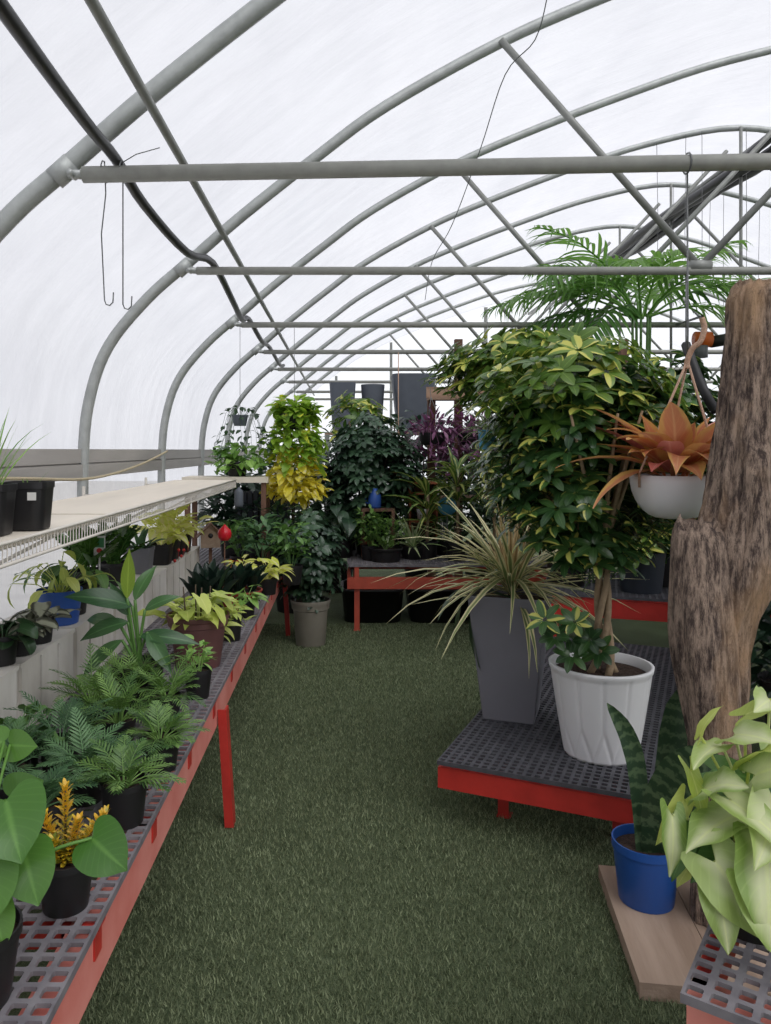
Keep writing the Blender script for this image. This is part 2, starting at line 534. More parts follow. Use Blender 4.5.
def leaf(mb, p, d, up, Ln, W, shape='ovate', droop=.6, fold=.2, rnd=.5, wide=3, roll=0, wave=0):
    p = Vector(p)
    d = Vector(d).normalized()
    side = d.cross(Vector(up))
    if side.length < 1e-4:
        side = d.orthogonal()
    side.normalize()
    n = side.cross(d).normalized()
    if roll:
        side, n = side * cos(roll) + n * sin(roll), n * cos(roll) - side * sin(roll)
    dr = droop if abs(droop) > 1e-3 else 1e-3

    def pos(t):
        if t < 0:
            return p + d * (Ln * t)
        return p + d * (Ln * sin(dr * t) / dr) - n * (Ln * (1 - cos(dr * t)) / dr)

    rows = FINE[shape] if wide == 5 else OUT[shape]
    vs, at_, fs = [], [], []
    xs = (-1, 0, 1) if wide == 3 else (-1, -.5, 0, .5, 1)
    ph = rnd * 6
    for (tm, te, w_) in rows:
        nn = n * cos(dr * tm) + d * sin(dr * tm)
        for x in xs:
            q = abs(x)
            t = tm + (te - tm) * q
            wv = wave * sin(t * 11 + ph + (2 if x < 0 else 0)) * q * W if wave else 0
            vs.append(pos(t) + side * (W * w_ * x) + nn * (fold * W * w_ * (q ** 1.3) + wv))
            at_.append((x, t, rnd))
    k = len(xs)
    for i in range(len(rows) - 1):
        for j in range(k - 1):
            a = i * k + j
            fs.append((a, a + 1, a + 1 + k, a + k))
    mb.add(vs, fs, at_)


def rdir(az, el):
    return Vector((cos(az) * cos(el), sin(az) * cos(el), sin(el)))


UP = Vector((0, 0, 1))


def petiole_leaves(mb, R, z0, n, pl, LL, ratio, el=(20, 80), shape='heart', droop=.7, blade_el=(-40, 10), az=(0, 360), wide=3,
                   fold=.2, pr=.0022, wave=0, spread=.012, curve=.25):
    for i in range(n):
        a = radians(R.uniform(*az)) if az != (0, 360) else (i * 2.399 + R.uniform(-.3, .3))
        e = radians(R.uniform(*el))
        pp = R.uniform(*pl)
        b = Vector((cos(a) * spread * R.random(), sin(a) * spread * R.random(), z0))
        d0 = rdir(a, min(pi / 2, e + curve))
        d1 = rdir(a, e - curve)
        mid = b + d0 * pp * .5
        end = mid + d1 * pp * .5
        mb.tube([b, mid, end], [pr * 1.3, pr, pr * .8], 5, False, R.random())
        be = radians(R.uniform(*blade_el))
        l_ = R.uniform(*LL)
        leaf(mb, end, rdir(a + R.uniform(-.5, .5), be), UP, l_, l_ * ratio * R.uniform(.9, 1.1), shape, droop * R.uniform(.5, 1.4), fold,
             R.random(), wide, R.uniform(-.4, .4), wave)


def strap_leaves(mb, R, z0, n, LL, W, el=(30, 85), droop=(.4, 1.5), shape='strap', spread=.02, wide=3, fold=.5, az=None, c=(0, 0)):
    for i in range(n):
        a = i * 2.399 + R.uniform(-.3, .3) if az is None else radians(R.uniform(*az))
        e = radians(R.uniform(*el))
        l_ = R.uniform(*LL)
        leaf(mb, (c[0] + cos(a) * spread * R.random(), c[1] + sin(a) * spread * R.random(), z0), rdir(a, e), UP, l_, W * R.uniform(.8, 1.15),
             shape, R.uniform(*droop), fold, R.random(), wide, R.uniform(-.35, .35))


def frond(mb, R, p, d, Ln, droop, n, ll, lw, ang=55, shape='leaflet', ldroop=.5, start=.15, sides=4, r=.002, ldn=0):
    p = Vector(p)
    d = Vector(d).normalized()
    side = d.cross(UP)
    side = side.normalized() if side.length > 1e-3 else d.orthogonal().normalized()
    nn = side.cross(d).normalized()

    def pos(t):
        return p + d * (Ln * sin(droop * t) / droop) - nn * (Ln * (1 - cos(droop * t)) / droop)

    pts = [pos(t / 6) for t in range(7)]
    rn = R.random()
    mb.tube(pts, [r * (1.3 - t / 7) for t in range(7)], sides, False, rn)
    for i in range(n):
        t = start + (1 - start) * i / (n - 1)
        tan = d * cos(droop * t) - nn * sin(droop * t)
        nrm = nn * cos(droop * t) + d * sin(droop * t)
        q = ll * (sin(pi * min(1, .18 + .82 * t)) * .75 + .3)
        for s_ in (-1, 1):
            a = radians(ang) * (1 - .45 * t)
            dd = tan * cos(a) + side * s_ * sin(a) + nrm * (.18 - ldn) + Vector((0, 0, R.uniform(-.1, .06)))
            leaf(mb, pos(t), dd, nrm, q * R.uniform(.85, 1.1), lw, shape, ldroop * R.uniform(.5, 1.5), .3, min(1, max(0, rn + R.uniform(-.3, .3))), 3)


def palmate(mb, R, p, axis, n, ll, lw, droop=.7, shape='leaflet', cone=70, rnd=None):
    """leaflets radiating from a point around an axis, as on an umbrella plant"""
    axis = Vector(axis).normalized()
    u = axis.orthogonal().normalized()
    v = axis.cross(u)
    a0 = R.uniform(0, 6.28)
    rn = R.random() if rnd is None else rnd
    for k in range(n):
        a = a0 + 2 * pi * k / n + R.uniform(-.12, .12)
        c = radians(cone + R.uniform(-8, 8))
        rad = u * cos(a) + v * sin(a)
        dd = axis * cos(c) + rad * sin(c)
        q = ll * R.uniform(.8, 1.1)
        st = Vector(p) + dd * q * .12
        leaf(mb, st, dd, axis, q, lw * R.uniform(.9, 1.1), shape, droop * R.uniform(.6, 1.3), .18, min(1, max(0, rn + R.uniform(-.35, .35))), 3, R.uniform(-.15, .15))


def umbrella_crown(mb, R, c, rad, n, ll, lw, leaflets=7, inner=.45, stem=None, droop=.8, pet=.1, shape='oval', topbias=0, avoid=None):
    c = Vector(c)
    for i in range(n):
        z = R.uniform(-1, 1)
        if topbias and R.random() < topbias:
            z = abs(z)
        a = R.uniform(0, 6.28)
        q = R.uniform(inner, 1) ** .5
        s_ = sqrt(max(0, 1 - z * z))
        o = Vector((cos(a) * s_ * rad[0] * q, sin(a) * s_ * rad[1] * q, z * rad[2] * q))
        p = c + o
        if avoid and (p - Vector(avoid[0])).length < avoid[1]:
            continue
        out = Vector((o.x, o.y, 0))
        out = out.normalized() if out.length > 1e-4 else Vector((1, 0, 0))
        axis = out * R.uniform(.2, .9) + UP * R.uniform(.5, 1.0)
        mb.tube([p - axis.normalized() * pet - out * pet * .4, p], [.0022, .0018], 4, False, .5)
        palmate(mb, R, p, axis, leaflets, ll * R.uniform(.75, 1.1), lw, droop, shape)


def trailing(mb, R, c, r0, n, length, ll, ratio, shape='heart', spread=.5, gap=.05, droop=.5, up=.06):
    for i in range(n):
        a = i * 2.399 + R.uniform(-.3, .3)
        l_ = R.uniform(*length)
        pts = []
        x = Vector((cos(a), sin(a), 0))
        p = Vector(c) + x * r0 * .7
        h = R.uniform(.3, 1) * spread
        k = max(3, int(l_ / gap))
        for j in range(k + 1):
            t = j / k
            out = r0 * .5 + h * (1 - (1 - t) ** 2) * .35
            q = Vector(c) + x * out + UP * (up * sin(min(1, t * 2.5) * pi) - l_ * max(0, t - .08)) + Vector((R.uniform(-1, 1), R.uniform(-1, 1), 0)) * .012
            pts.append(q)
        mb.tube(pts, .0016, 4, False, .5)
        for q in pts[1:]:
            b = a + R.uniform(-1.5, 1.5)
            s_ = R.uniform(.75, 1.15) * ll
            leaf(mb, q, rdir(b, radians(R.uniform(-50, 25))), UP, s_, s_ * ratio, shape, droop, .2, R.random(), 3, R.uniform(-.5, .5))


def bushy(mb, R, c, rad, n, ll, ratio, shape='ovate', el=(-20, 70), inner=.3, droop=.5, stems=8, base=None):
    c = Vector(c)
    if base is not None:
        for i in range(stems):
            z = R.uniform(-.3, 1)
            a = R.uniform(0, 6.28)
            o = Vector((cos(a) * rad[0] * .7, sin(a) * rad[1] * .7, z * rad[2] * .8))
            b = Vector(base) + Vector((cos(a), sin(a), 0)) * .01
            mb.tube([b, (b + c + o) / 2 + Vector((0, 0, .01)), c + o], [.003, .0024, .0015], 5, False, .4)
    for i in range(n):
        z = R.uniform(-1, 1)
        a = R.uniform(0, 6.28)
        q = R.uniform(inner, 1) ** .5
        s_ = sqrt(1 - z * z)
        p = c + Vector((cos(a) * s_ * rad[0] * q, sin(a) * s_ * rad[1] * q, z * rad[2] * q))
        s2 = ll * R.uniform(.7, 1.15)
        leaf(mb, p, rdir(a + R.uniform(-.7, .7), radians(R.uniform(*el))), UP, s2, s2 * ratio, shape, droop, .2, R.random(), 3, R.uniform(-.4, .4))


# ---------------------------------------------------------------- pots
def square(t):
    c, s_ = abs(cos(t)), abs(sin(t))
    return min(1 / max(c, s_), 1.26)


def pot_profile(rt, rb, h, kind='nursery', th=None):
    th = th or rt * .05
    if kind == 'nursery':
        return [(rb, 0), (rb * 1.02, h * .02), (rt * .955, h * .84), (rt * .96, h * .86), (rt, h * .865), (rt, h), (rt - th, h), (rt - th * 1.3, h * .82)]
    if kind == 'bowl':
        return [(rb, 0), (rb * 1.05, .004)] + [(rb + (rt - rb) * sin(pi / 2 * k / 8), h * (1 - cos(pi / 2 * k / 8))) for k in range(1, 9)] + [(rt, h * 1.0), (rt - th, h), (rt - th * 1.2, h * .85)]
    if kind == 'roll':
        return [(rb, 0), (rb * 1.03, .005), (rt * .86, h * .72), (rt * .88, h * .74), (rt * .88, h * .78), (rt * .95, h * .8), (rt * .97, h * .9), (rt, h * .92), (rt * 1.01, h * .97), (rt, h), (rt - th, h), (rt - th * 1.5, h * .8)]
    return [(rb, 0), (rt, h), (rt - th, h), (rt - th * 1.2, h * .85)]


def make_pot(root, rt, rb, h, mat, kind='nursery', sq=False, seg=28, soil=True, rz=0, fill=.84):
    b = MB()
    sec = square if sq else None
    if sq:
        seg = 32
    b.lathe(pot_profile(rt, rb, h, kind), seg, section=sec)
    p = b.build('pot', mat, root, angle=35)
    if sq:
        p.rotation_euler.z = rz
    if soil:
        s_ = MB()
        rs = rt * .93 if kind != 'bowl' else rt * .9
        prof = [(rs * (1 - k / 5) + 1e-4, h * fill + .006 * sin(k) * (1 if k < 5 else 0)) for k in range(6)]
        s_.lathe(prof, seg, section=sec)
        s_.f = s_.f[:-1]
        so = s_.build('soil', M['soil'], root)
        if sq:
            so.rotation_euler.z = rz
    return p


def potted(name, label, cat, loc, pot, fol, mat, group=None, rz=0):
    """pot = (rt, rb, h, material, kind, square); fol(mb) fills the foliage"""
    t = thing(name, label, cat, loc, rz, group)
    pot = list(pot) + ['nursery', False][len(pot) - 4:]
    make_pot(t, pot[0], pot[1], pot[2], M[pot[3]], pot[4], pot[5])
    mb = MB()
    fol(mb)
    mb.build('foliage', mat, t)
    return t

# ================================================================ STRUCTURE
WALLX = -1.53
RIDGE = 4.2
EAST = RIDGE * 2 - WALLX
HALF = [(-1.53, 0), (-1.53, .8), (-1.53, 1.5), (-1.49, 1.86), (-1.38, 2.16), (-1.15, 2.44), (-.905, 2.655), (-.60, 2.92), (-.17, 3.26), (.24, 3.56),
        (.905, 3.93), (1.52, 4.20), (2.3, 4.50), (3.2, 4.80), (4.2, 4.98)]
FULL = HALF + [(2 * RIDGE - x, z) for (x, z) in HALF[-2::-1]]


def catmull(P, m=5):
    out = []
    n = len(P)
    for i in range(n - 1):
        p0, p1, p2, p3 = P[max(i - 1, 0)], P[i], P[i + 1], P[min(i + 2, n - 1)]
        for k in range(m):
            t = k / m
            out.append(tuple(.5 * ((2 * b) + (-a + c) * t + (2 * a - 5 * b + 4 * c - d) * t * t + (-a + 3 * b - 3 * c + d) * t ** 3) for a, b, c, d in zip(p0, p1, p2, p3)))
    out.append(tuple(P[-1]))
    return out


ARC = catmull(FULL, 4)
HOOPS = [(-1.6, -.1), (.9, -.12), (2.94, -.13), (4.5, 0), (6.43, 0), (8.2, 0), (9.95, 0), (11.8, 0), (13.8, 0), (15.8, 0)]


def dxat(y):
    for (a, da), (b, db) in zip(HOOPS, HOOPS[1:]):
        if a <= y <= b:
            return da + (db - da) * (y - a) / (b - a)
    return 0 if y > 5 else -.1


Y0, Y1 = -1.9, 17.6
# ground and floor
b = MB()
b.add([(-14, -8, -.06), (24, -8, -.06), (24, 40, -.06), (-14, 40, -.06)], [(0, 1, 2, 3)])
tag(b.build('ground', plain('pale_gravel_ground', srgb(196, 194, 190), .9, var=.1, vscale=3, bump=.3), smooth=False), kind='structure')
b = MB()
b.box(WALLX, Y0, -.05, EAST, Y1, 0)
tag(b.build('floor', M['turf'], smooth=False), kind='structure')

# turf pile: short blades on the walkway
R = random.Random(5)
b = MB()
vs, fs, ra = [], [], []
for i in range(150000):
    y = 1.95 + (R.random() ** 1.5) * 4.9
    x = R.uniform(-.85, 1.3 if y < 3.2 else 1.15)
    a = R.uniform(0, 6.28)
    ln = R.uniform(.010, .020)
    wd = .0014 + .0003 * y
    tx, ty = R.uniform(-.011, .011), R.uniform(-.011, .011)
    rn = R.random()
    ra.append(rn)
    k = len(vs)
    vs += [(x - cos(a) * wd, y - sin(a) * wd, 0.0), (x + cos(a) * wd, y + sin(a) * wd, 0.0), (x + tx, y + ty, ln)]
    fs.append((k, k + 1, k + 2))
b.v, b.f, b.a = vs, fs, [(.5, .5, q) for q in ra for _ in range(3)]
tag(b.build('turf_pile', M['blade'], smooth=False), 'short dark green pile of the artificial grass floor', 'grass', kind='stuff')


# film: roof curves over the hoops, walls below the board
def arc_off(off):
    out = []
    for i, p in enumerate(ARC):
        a, c = ARC[max(i - 1, 0)], ARC[min(i + 1, len(ARC) - 1)]
        tx, tz = c[0] - a[0], c[1] - a[1]
        l_ = sqrt(tx * tx + tz * tz)
        out.append((p[0] - tz / l_ * off, p[1] + tx / l_ * off))
    return out


OFF = arc_off(.045)
i0 = next(i for i, p in enumerate(OFF) if p[1] >= 1.5)
i1 = len(OFF) - 1 - next(i for i, p in enumerate(OFF[::-1]) if p[1] >= 1.5)
ys = []
for (a, da), (c, dc) in zip([(Y0, 0)] + HOOPS, HOOPS + [(Y1, 0)]):
    ys += [a + (c - a) * k / 6 for k in range(6)]
ys.append(Y1)
hy = [h[0] for h in HOOPS]


def strip(i_from, i_to, name):
    b_ = MB()
    n = i_to - i_from + 1
    vs_, fs_ = [], []
    for y in ys:
        near = min(abs(y - h) for h in hy)
        for i in range(i_from, i_to + 1):
            x, z = OFF[i]
            cx, cz = ARC[i]
            sag = 1 - .35 * min(1, near / .8)      # film pulls in a little between the hoops
            wv = .006 * noise.noise(Vector((x * .8, y * 3.1, z * .8)))
            vs_.append((cx + (x - cx) * sag + dxat(y) + wv * (x - cx) / .045, y, cz + (z - cz) * sag + wv))
    for j in range(len(ys) - 1):
        for i in range(n - 1):
            a_ = j * n + i
            fs_.append((a_, a_ + n, a_ + n + 1, a_ + 1))
    b_.add(vs_, fs_)
    return tag(b_.build(name, M['film']), kind='structure')


strip(i0, i1, 'ceiling')
strip(0, i0, 'wall_left')
strip(i1, len(OFF) - 1, 'wall_right')


def endwall(y, name, mat):
    b_ = MB()
    P = [(x + dxat(y), y, z) for x, z in OFF]
    n = len(P)
    b_.v = P + [(p[0], y, 0) for p in P]
    b_.f = [(i, i + 1, n + i + 1, n + i) for i in range(n - 1)]
    b_.a = [(0, 0, .5)] * len(b_.v)
    return tag(b_.build(name, mat, smooth=False), kind='structure')


endwall(Y1, 'wall_back', M['clear'])
endwall(Y0, 'wall_front', M['film'])
# grey board along the wall at eye height, two battens with a dark joint
b = MB()
b.box(WALLX - .03, Y0, 1.475, WALLX + .0, Y1, 1.555)
b.box(WALLX - .03, Y0, 1.385, WALLX + .008, Y1, 1.466)
b.box(WALLX - .03, Y0, 1.4661, WALLX - .012, Y1, 1.4749)
tag(b.build('trim_1', M['hip'], smooth=False), kind='structure')
b = MB()
b.box(WALLX - .03, Y0, 0, WALLX + .01, Y1, .18)
tag(b.build('baseboard_left', M['hip'], smooth=False), kind='structure')

# ---------------------------------------------------------------- hoops with tie bar and braces
TIEZ = 2.59
ARCB = catmull(FULL, 5)


def zarc(x):
    for (a, za), (c, zc) in zip(ARCB, ARCB[1:]):
        if a <= x <= c and c > a:
            return za + (zc - za) * (x - a) / (c - a)


ordn = ['over the entrance end', 'just inside the entrance', 'with the thick tie bar', 'second from the walkway entrance', 'third from the walkway entrance',
        'fourth from the walkway entrance', 'fifth from the walkway entrance', 'sixth from the walkway entrance', 'next to last before the end wall', 'last before the bright end wall']
for i, (y, dx) in enumerate(HOOPS):
    lab = {2: 'big galvanised steel hoop with thick grey tie bar and hanging wire hooks',
           3: 'galvanised hoop whose tie bar runs just above the hanging orange plant',
           4: 'galvanised hoop whose tie bar passes behind the palm fronds'}.get(i, 'galvanised greenhouse hoop, ' + ordn[i])
    t = thing('greenhouse_hoop', lab, 'hoop', (dx, y, 0), group='greenhouse hoops')
    r = .037 if i == 2 else .033
    b = MB()
    b.tube([(x, 0, z) for x, z in ARCB], r, 12)
    b.build('arch', M['galv'], t)
    if i < 1:
        continue
    xl = -.86
    b = MB()
    b.tube([(xl, -.03, TIEZ), (2 * RIDGE - xl, -.03, TIEZ + (.195 if i == 2 else 0))], .031 if i == 2 else .024, 12)
    b.build('tie_bar', M['galv_tie'], t)
    # clamp that joins the bar to the hoop
    zz = zarc(-.93)
    b = MB()
    b.tube([(-.98, 0, zz - .05), (-.91, 0, zz + .012)], r + .006, 12)
    b.tube([(-.94, -.005, zz - .03), (-.86, -.03, TIEZ)], .018, 8)
    b.tube([(-.90, -.065, TIEZ), (-.90, .0, TIEZ)], .012, 8)
    b.build('clamp', M['galv'], t)
    if i == 2:
        # the thick bar carries no braces in view
        pass
    else:
        for (xa, xb, zb) in ((.905, 2.06, TIEZ + .02), (2.06, 4.05, zarc(4.05) - .25), (7.495, 6.34, TIEZ + .02), (6.34, 4.35, zarc(4.35) - .25)):
            za = zarc(xa) if abs(xb - xa) < 1.2 else TIEZ + .02
            b = MB()
            b.tube([(xa, -.03, za), (xb, -.03, zb)], .021, 10)
            b.build('brace', M['galv_dark'], t)
        b = MB()
        b.tube([(2.0, -.03, TIEZ + .03), (2.12, -.03, TIEZ + .03)], .034, 10)
        b.build('bracket', M['galv_dark'], t)
        b = MB()
        b.tube([(4.2, -.03, zarc(4.2)), (4.2, -.03, TIEZ)], .018, 8)
        b.build('hanger', M['galv_dark'], t)

# purlins run the length of the house under the hoops
def purlin(x, z, r, lab, y0=Y0, name='purlin', mat='galv_dark'):
    b_ = MB()
    n = 14
    b_.tube([(x, y0 + (Y1 - y0) * k / n, z) for k in range(n + 1)], r, 10)
    return tag(b_.build(name, M[mat]), lab, 'pipe', 'lengthwise pipes under the roof')


purlin(-.705, 2.80, .018, 'slim grey lengthwise pipe under the roof above the white shelf')
purlin(RIDGE, 4.66, .03, 'ridge pipe running along the peak of the roof', name='ridge_pipe')
# rolled dark shade cloth hung below the ridge
b = MB()
R = random.Random(8)
for k in range(3):
    b.tube([(RIDGE - .12 + .12 * k + R.uniform(-.02, .02), y, 4.52 + .03 * sin(y * 2 + k)) for y in [4.6 + j * .6 for j in range(18)]], .05, 8)
tag(b.build('shade_cloth_roll', M['hose']), 'dark rolled shade cloth tied up along the roof ridge', 'shade cloth')
# black irrigation hose lying on the ends of the tie bars
b = MB()
P = [(-.80, -1.7, 2.66), (-.80, .0, 2.60), (-.80, .9, 2.64), (-.81, 1.7, 2.60), (-.85, 2.5, 2.625), (-.865, 2.91, 2.648), (-.86, 3.3, 2.60), (-.80, 3.9, 2.55), (-.77, 4.47, 2.638), (-.76, 5.2, 2.56), (-.79, 5.9, 2.55), (-.80, 6.40, 2.638),
     (-.78, 7.2, 2.57), (-.80, 8.17, 2.638), (-.78, 9.2, 2.57), (-.79, 9.9, 2.638)]
b.tube(catmull(P, 4), .021, 10)
tag(b.build('irrigation_hose', M['hose']), 'thick black hose lying along the ends of the tie bars', 'hose')

# wire hooks hanging from the thick bar
def hook(x, y, zt, zb, lab, kink=0.0, tail=False):
    b_ = MB()
    pts = [(x, y, zt), (x + kink * .4, y, zt - .12), (x - kink, y, (zt + zb) / 2), (x, y, zb + .02), (x + .006, y, zb + .004), (x + .02, y, zb), (x + .032, y, zb + .012), (x + .034, y, zb + .05)]
    ring = [(x + .0, y + .045 * cos(q), zt - .037 + .04 * sin(q)) for q in [pi / 2 + k * pi / 5 for k in range(9)]]
    b_.tube(ring[::-1] + pts, .0026, 6)
    if tail:
        b_.tube([(x, y, zt), (x + .05, y, zt + .03), (x + .14, y, zt + .055)], .002, 5)
    return tag(b_.build('wire_hook', M['wire']), lab, 'hook', 'wire hooks on the thick tie bar')


hook(-.915, 2.93, 2.645, 2.10, 'bent steel wire hook on the thick tie bar, kinked and closer to the hoop', .012)
hook(-.845, 2.93, 2.645, 2.085, 'straight steel wire hook with a loose tail beside the kinked one', 0, True)
# loose wire from the roof
b = MB()
P = [pt(548, -6, 3.2), pt(535, 40, 3.3), pt(505, 75, 3.5), pt(480, 150, 4.0), pt(452, 225, 4.6), pt(432, 262, 5.2), pt(425, 300, 6.0)]
b.tube(catmull([tuple(p) for p in P], 5), .0026, 5)
tag(b.build('loose_wire', M['wire']), 'thin loose wire trailing down across the roof hoops', 'wire')
R = random.Random(3)
for i, (px, y, z0, z1) in enumerate(((684, 8.2, 0, 2.9), (700, 8.2, 0, 3.2), (722, 9.95, 0, 3.3), (744, 8.2, 0, 2.8), (672, 9.95, 0, 3.4), (709, 9.95, 0, 3.6), (758, 9.95, 0, 3.0), (655, 8.2, 0, 3.1))):
    x = (px - HX) / FPX * y
    zz = min(zarc(x), 5) - .01
    b = MB()
    b.tube([(x, y - .045, zz), (x + R.uniform(-.02, .02), y - .045, (zz + z1) / 2), (x, y - .045, z1)], .003, 5)
    tag(b.build('hanging_wire', M['wire']), 'thin wire hanging from the roof above the palm', 'wire', 'thin wires above the palm')

# end wall frame posts
for x in (-.2, 1.05, 3.2, 6.0):
    b = MB()
    b.box(x - .03, Y1 - .08, 0, x + .03, Y1 - .02, zarc(x))
    tag(b.build('end_wall_post', M['galv_dark'], smooth=False), 'slim upright post in the bright end wall frame', 'post', 'end wall posts')

# rope slung along the wall
b = MB()
P = catmull([(-1.46, 2.2, 1.40), (-1.47, 2.9, 1.435), (-1.475, 3.5, 1.42), (-1.44, 4.2, 1.39), (-1.47, 4.9, 1.40), (-1.475, 5.6, 1.45), (-1.475, 6.1, 1.505), (-1.475, 6.39, 1.54)], 6)
b.tube(P, .008, 7)
tag(b.build('rope', M['hemp']), 'pale rope slung along the wall behind the white shelf', 'rope')


# ================================================================ BENCHES
def grate(nx, ny, p, bar, th, border=True):
    """open plastic grid nx x ny cells of pitch p in the xy plane, top at z=0"""
    b_ = MB()
    hb = bar / 2
    W_, H_ = nx * p, ny * p
    vs_, fs_ = [], []
    ids = {}

    def vid(x, y, z):
        k = (round(x * 5000), round(y * 5000), round(z * 5000))
        if k not in ids:
            ids[k] = len(vs_)
            vs_.append((x, y, z))
        return ids[k]
    cc = p * .08
    for i in range(nx):
        for j in range(ny):
            x0, y0, x1, y1 = i * p, j * p, (i + 1) * p, (j + 1) * p
            a0, b0, a1, b1 = x0 + hb, y0 + hb, x1 - hb, y1 - hb
            hole = [(a0 + cc, b0), (a1 - cc, b0), (a1, b0 + cc), (a1, b1 - cc), (a1 - cc, b1), (a0 + cc, b1), (a0, b1 - cc), (a0, b0 + cc)]
            t_ = [vid(x, y, 0) for x, y in hole]
            d_ = [vid(x, y, -th) for x, y in hole]
            c_ = [vid(x0, y0, 0), vid(x1, y0, 0), vid(x1, y1, 0), vid(x0, y1, 0)]
            fs_ += [(c_[0], c_[1], t_[1], t_[0]), (c_[1], t_[2], t_[1]), (c_[1], c_[2], t_[3], t_[2]), (c_[2], t_[4], t_[3]),
                    (c_[2], c_[3], t_[5], t_[4]), (c_[3], t_[6], t_[5]), (c_[3], c_[0], t_[7], t_[6]), (c_[0], t_[0], t_[7])]
            for k in range(8):
                fs_.append((t_[k], t_[(k + 1) % 8], d_[(k + 1) % 8], d_[k]))
    # outer lip
    lip = th * 1.9
    o = [vid(0, 0, 0), vid(W_, 0, 0), vid(W_, H_, 0), vid(0, H_, 0)]
    l2 = [vid(0, 0, -lip), vid(W_, 0, -lip), vid(W_, H_, -lip), vid(0, H_, -lip)]
    for k in range(4):
        fs_.append((o[k], l2[k], l2[(k + 1) % 4], o[(k + 1) % 4]))
    b_.add(vs_, fs_)
    return b_


def bench(label, loc, rz, W_, D_, h, pitch, bar, rail_mat, grate_mat, rail_h=.09, leg_x=(), gap=0.0, legin=.035, splay=0, tabs=0, inset=.0, panels=1, leg_mat='red', tilt=0):
    """bench with local x along the front, y away from the front; front edge on y=0"""
    t = thing('plant_bench', label, 'bench', (loc[0], loc[1], 0), rz)
    nx = max(1, round(W_ / pitch))
    ny = max(1, round(D_ / pitch))
    W_, D_ = nx * pitch, ny * pitch
    per = nx // panels
    for k in range(panels):
        n = per if k < panels - 1 else nx - per * (panels - 1)
        g = grate(n, ny, pitch, bar, .009)
        g.build('grate', M[grate_mat], t, smooth=False, loc=(k * per * pitch, 0, h))
    zt = h - .03 - gap
    rb = MB(); rb.box(0, inset, zt - rail_h, W_, inset + .03, zt); rb.box(0, inset + .03, zt - .012, W_, inset + .06, zt)
    rb.build('front_rail', M[rail_mat], t, smooth=False)
    rb = MB(); rb.box(0, D_ - .03, zt - rail_h, W_, D_, zt)
    rb.build('back_rail', M[leg_mat], t, smooth=False)
    for x in (0, W_ - .03):
        rb = MB(); rb.box(x, inset + .0301, zt - rail_h, x + .03, D_ - .0301, zt)
        rb.build('end_rail', M[leg_mat], t, smooth=False)
    n = max(1, int(W_ / .62))
    for k in range(1, n):
        x = W_ * k / n
        rb = MB(); rb.box(x, inset + .0601, zt - .045, x + .035, D_ - .0301, zt); rb.box(x, inset + .0301, zt - .08, x + .008, inset + .075, zt)
        rb.build('crossbar', M[leg_mat], t, smooth=False)
    for k in range(tabs):
        x = W_ * (k + .35) / tabs
        rb = MB(); rb.box(x, inset - .004, zt - .055, x + .045, inset, zt + .008); rb.box(x, inset - .012, zt + .0081, x + .045, inset + .03, zt + .0141)
        rb.build('bracket', M['red'], t, smooth=False)
    for x in leg_x:
        for y in (inset + legin, D_ - .09):
            lb = MB()
            if splay and y < .2:
                ztop = zt - rail_h * .45
                v_ = []
                for (z_, dy) in ((.004, -splay), (ztop, 0)):
                    for (ax, ay) in ((0, 0), (.062, 0), (.062, .008), (.008, .008), (.008, .036), (0, .036)):
                        v_.append((x + ax, -.026 + ay + dy, z_))
                lb.add(v_, [(5, 4, 3, 2, 1, 0), (6, 7, 8, 9, 10, 11)] + [(k, (k + 1) % 6, (k + 1) % 6 + 6, k + 6) for k in range(6)])
                lb.build('leg', M[leg_mat], t, smooth=False)
                continue
            lb.box(x, y, 0.004, x + .045, y + .006, zt - .012)
            lb.box(x, y + .006, 0.004, x + .006, y + .045, zt - .012)
            lb.box(x - .006, y - .006, 0, x + .052, y + .05, .006)
            lb.build('leg', M[leg_mat], t, smooth=False)
    if gap:
        for x in list(leg_x) + [W_ - .05]:
            sb = MB(); sb.box(x, inset + .005, zt, x + .04, inset + .045, h - .018)
            sb.build('spacer', M[leg_mat], t, smooth=False)
            sb = MB(); sb.box(x, D_ - .03, zt, x + .04, D_, h - .018)
            sb.build('spacer', M[leg_mat], t, smooth=False)
    return t


# long bench on the wall side: front faces the walkway, so its local x runs along -Y
BH = .57
bench('long plant bench by the film wall with faded red rail and black grid top', (-.512, .95), pi / 2, 6.75, 1.01, BH, .042, .012, 'redfade', 'grate_grey',
      rail_h=.12, leg_x=(.2, 2.2, 5.45), panels=6, inset=.012, splay=.03, tabs=14)
bench('low wide bench with red rail holding the tall grey planter', (.376, 3.15), radians(-25.0), .88, 2.35, .28, .035, .012, 'red', 'grate_mid',
      rail_h=.085, legin=.2, leg_x=(.2, .66), panels=1, inset=.012)
bench('raised red railed bench stepped up behind the low wide one', (1.34, 5.31), radians(-19), 1.9, 1.2, BH, .042, .012, 'red', 'grate_mid',
      rail_h=.12, leg_x=(.08, 1.75), panels=2, inset=.012)
bench('orange red bench across the end of the walkway holding small pots', (.02, 6.56), 0, 1.75, 1.15, BH, .042, .012, 'redorange', 'grate_grey',
      rail_h=.095, leg_x=(.06, 1.6), panels=2, gap=.08, inset=.0, leg_mat='redorange')
bench('small corner bench end with dusty grey grid beside the wooden board', (.605, 1.39), radians(-36), .8, .76, BH, .040, .012, 'redfade', 'grate_grey',
      rail_h=.09, leg_x=(.08, .68), inset=.05)

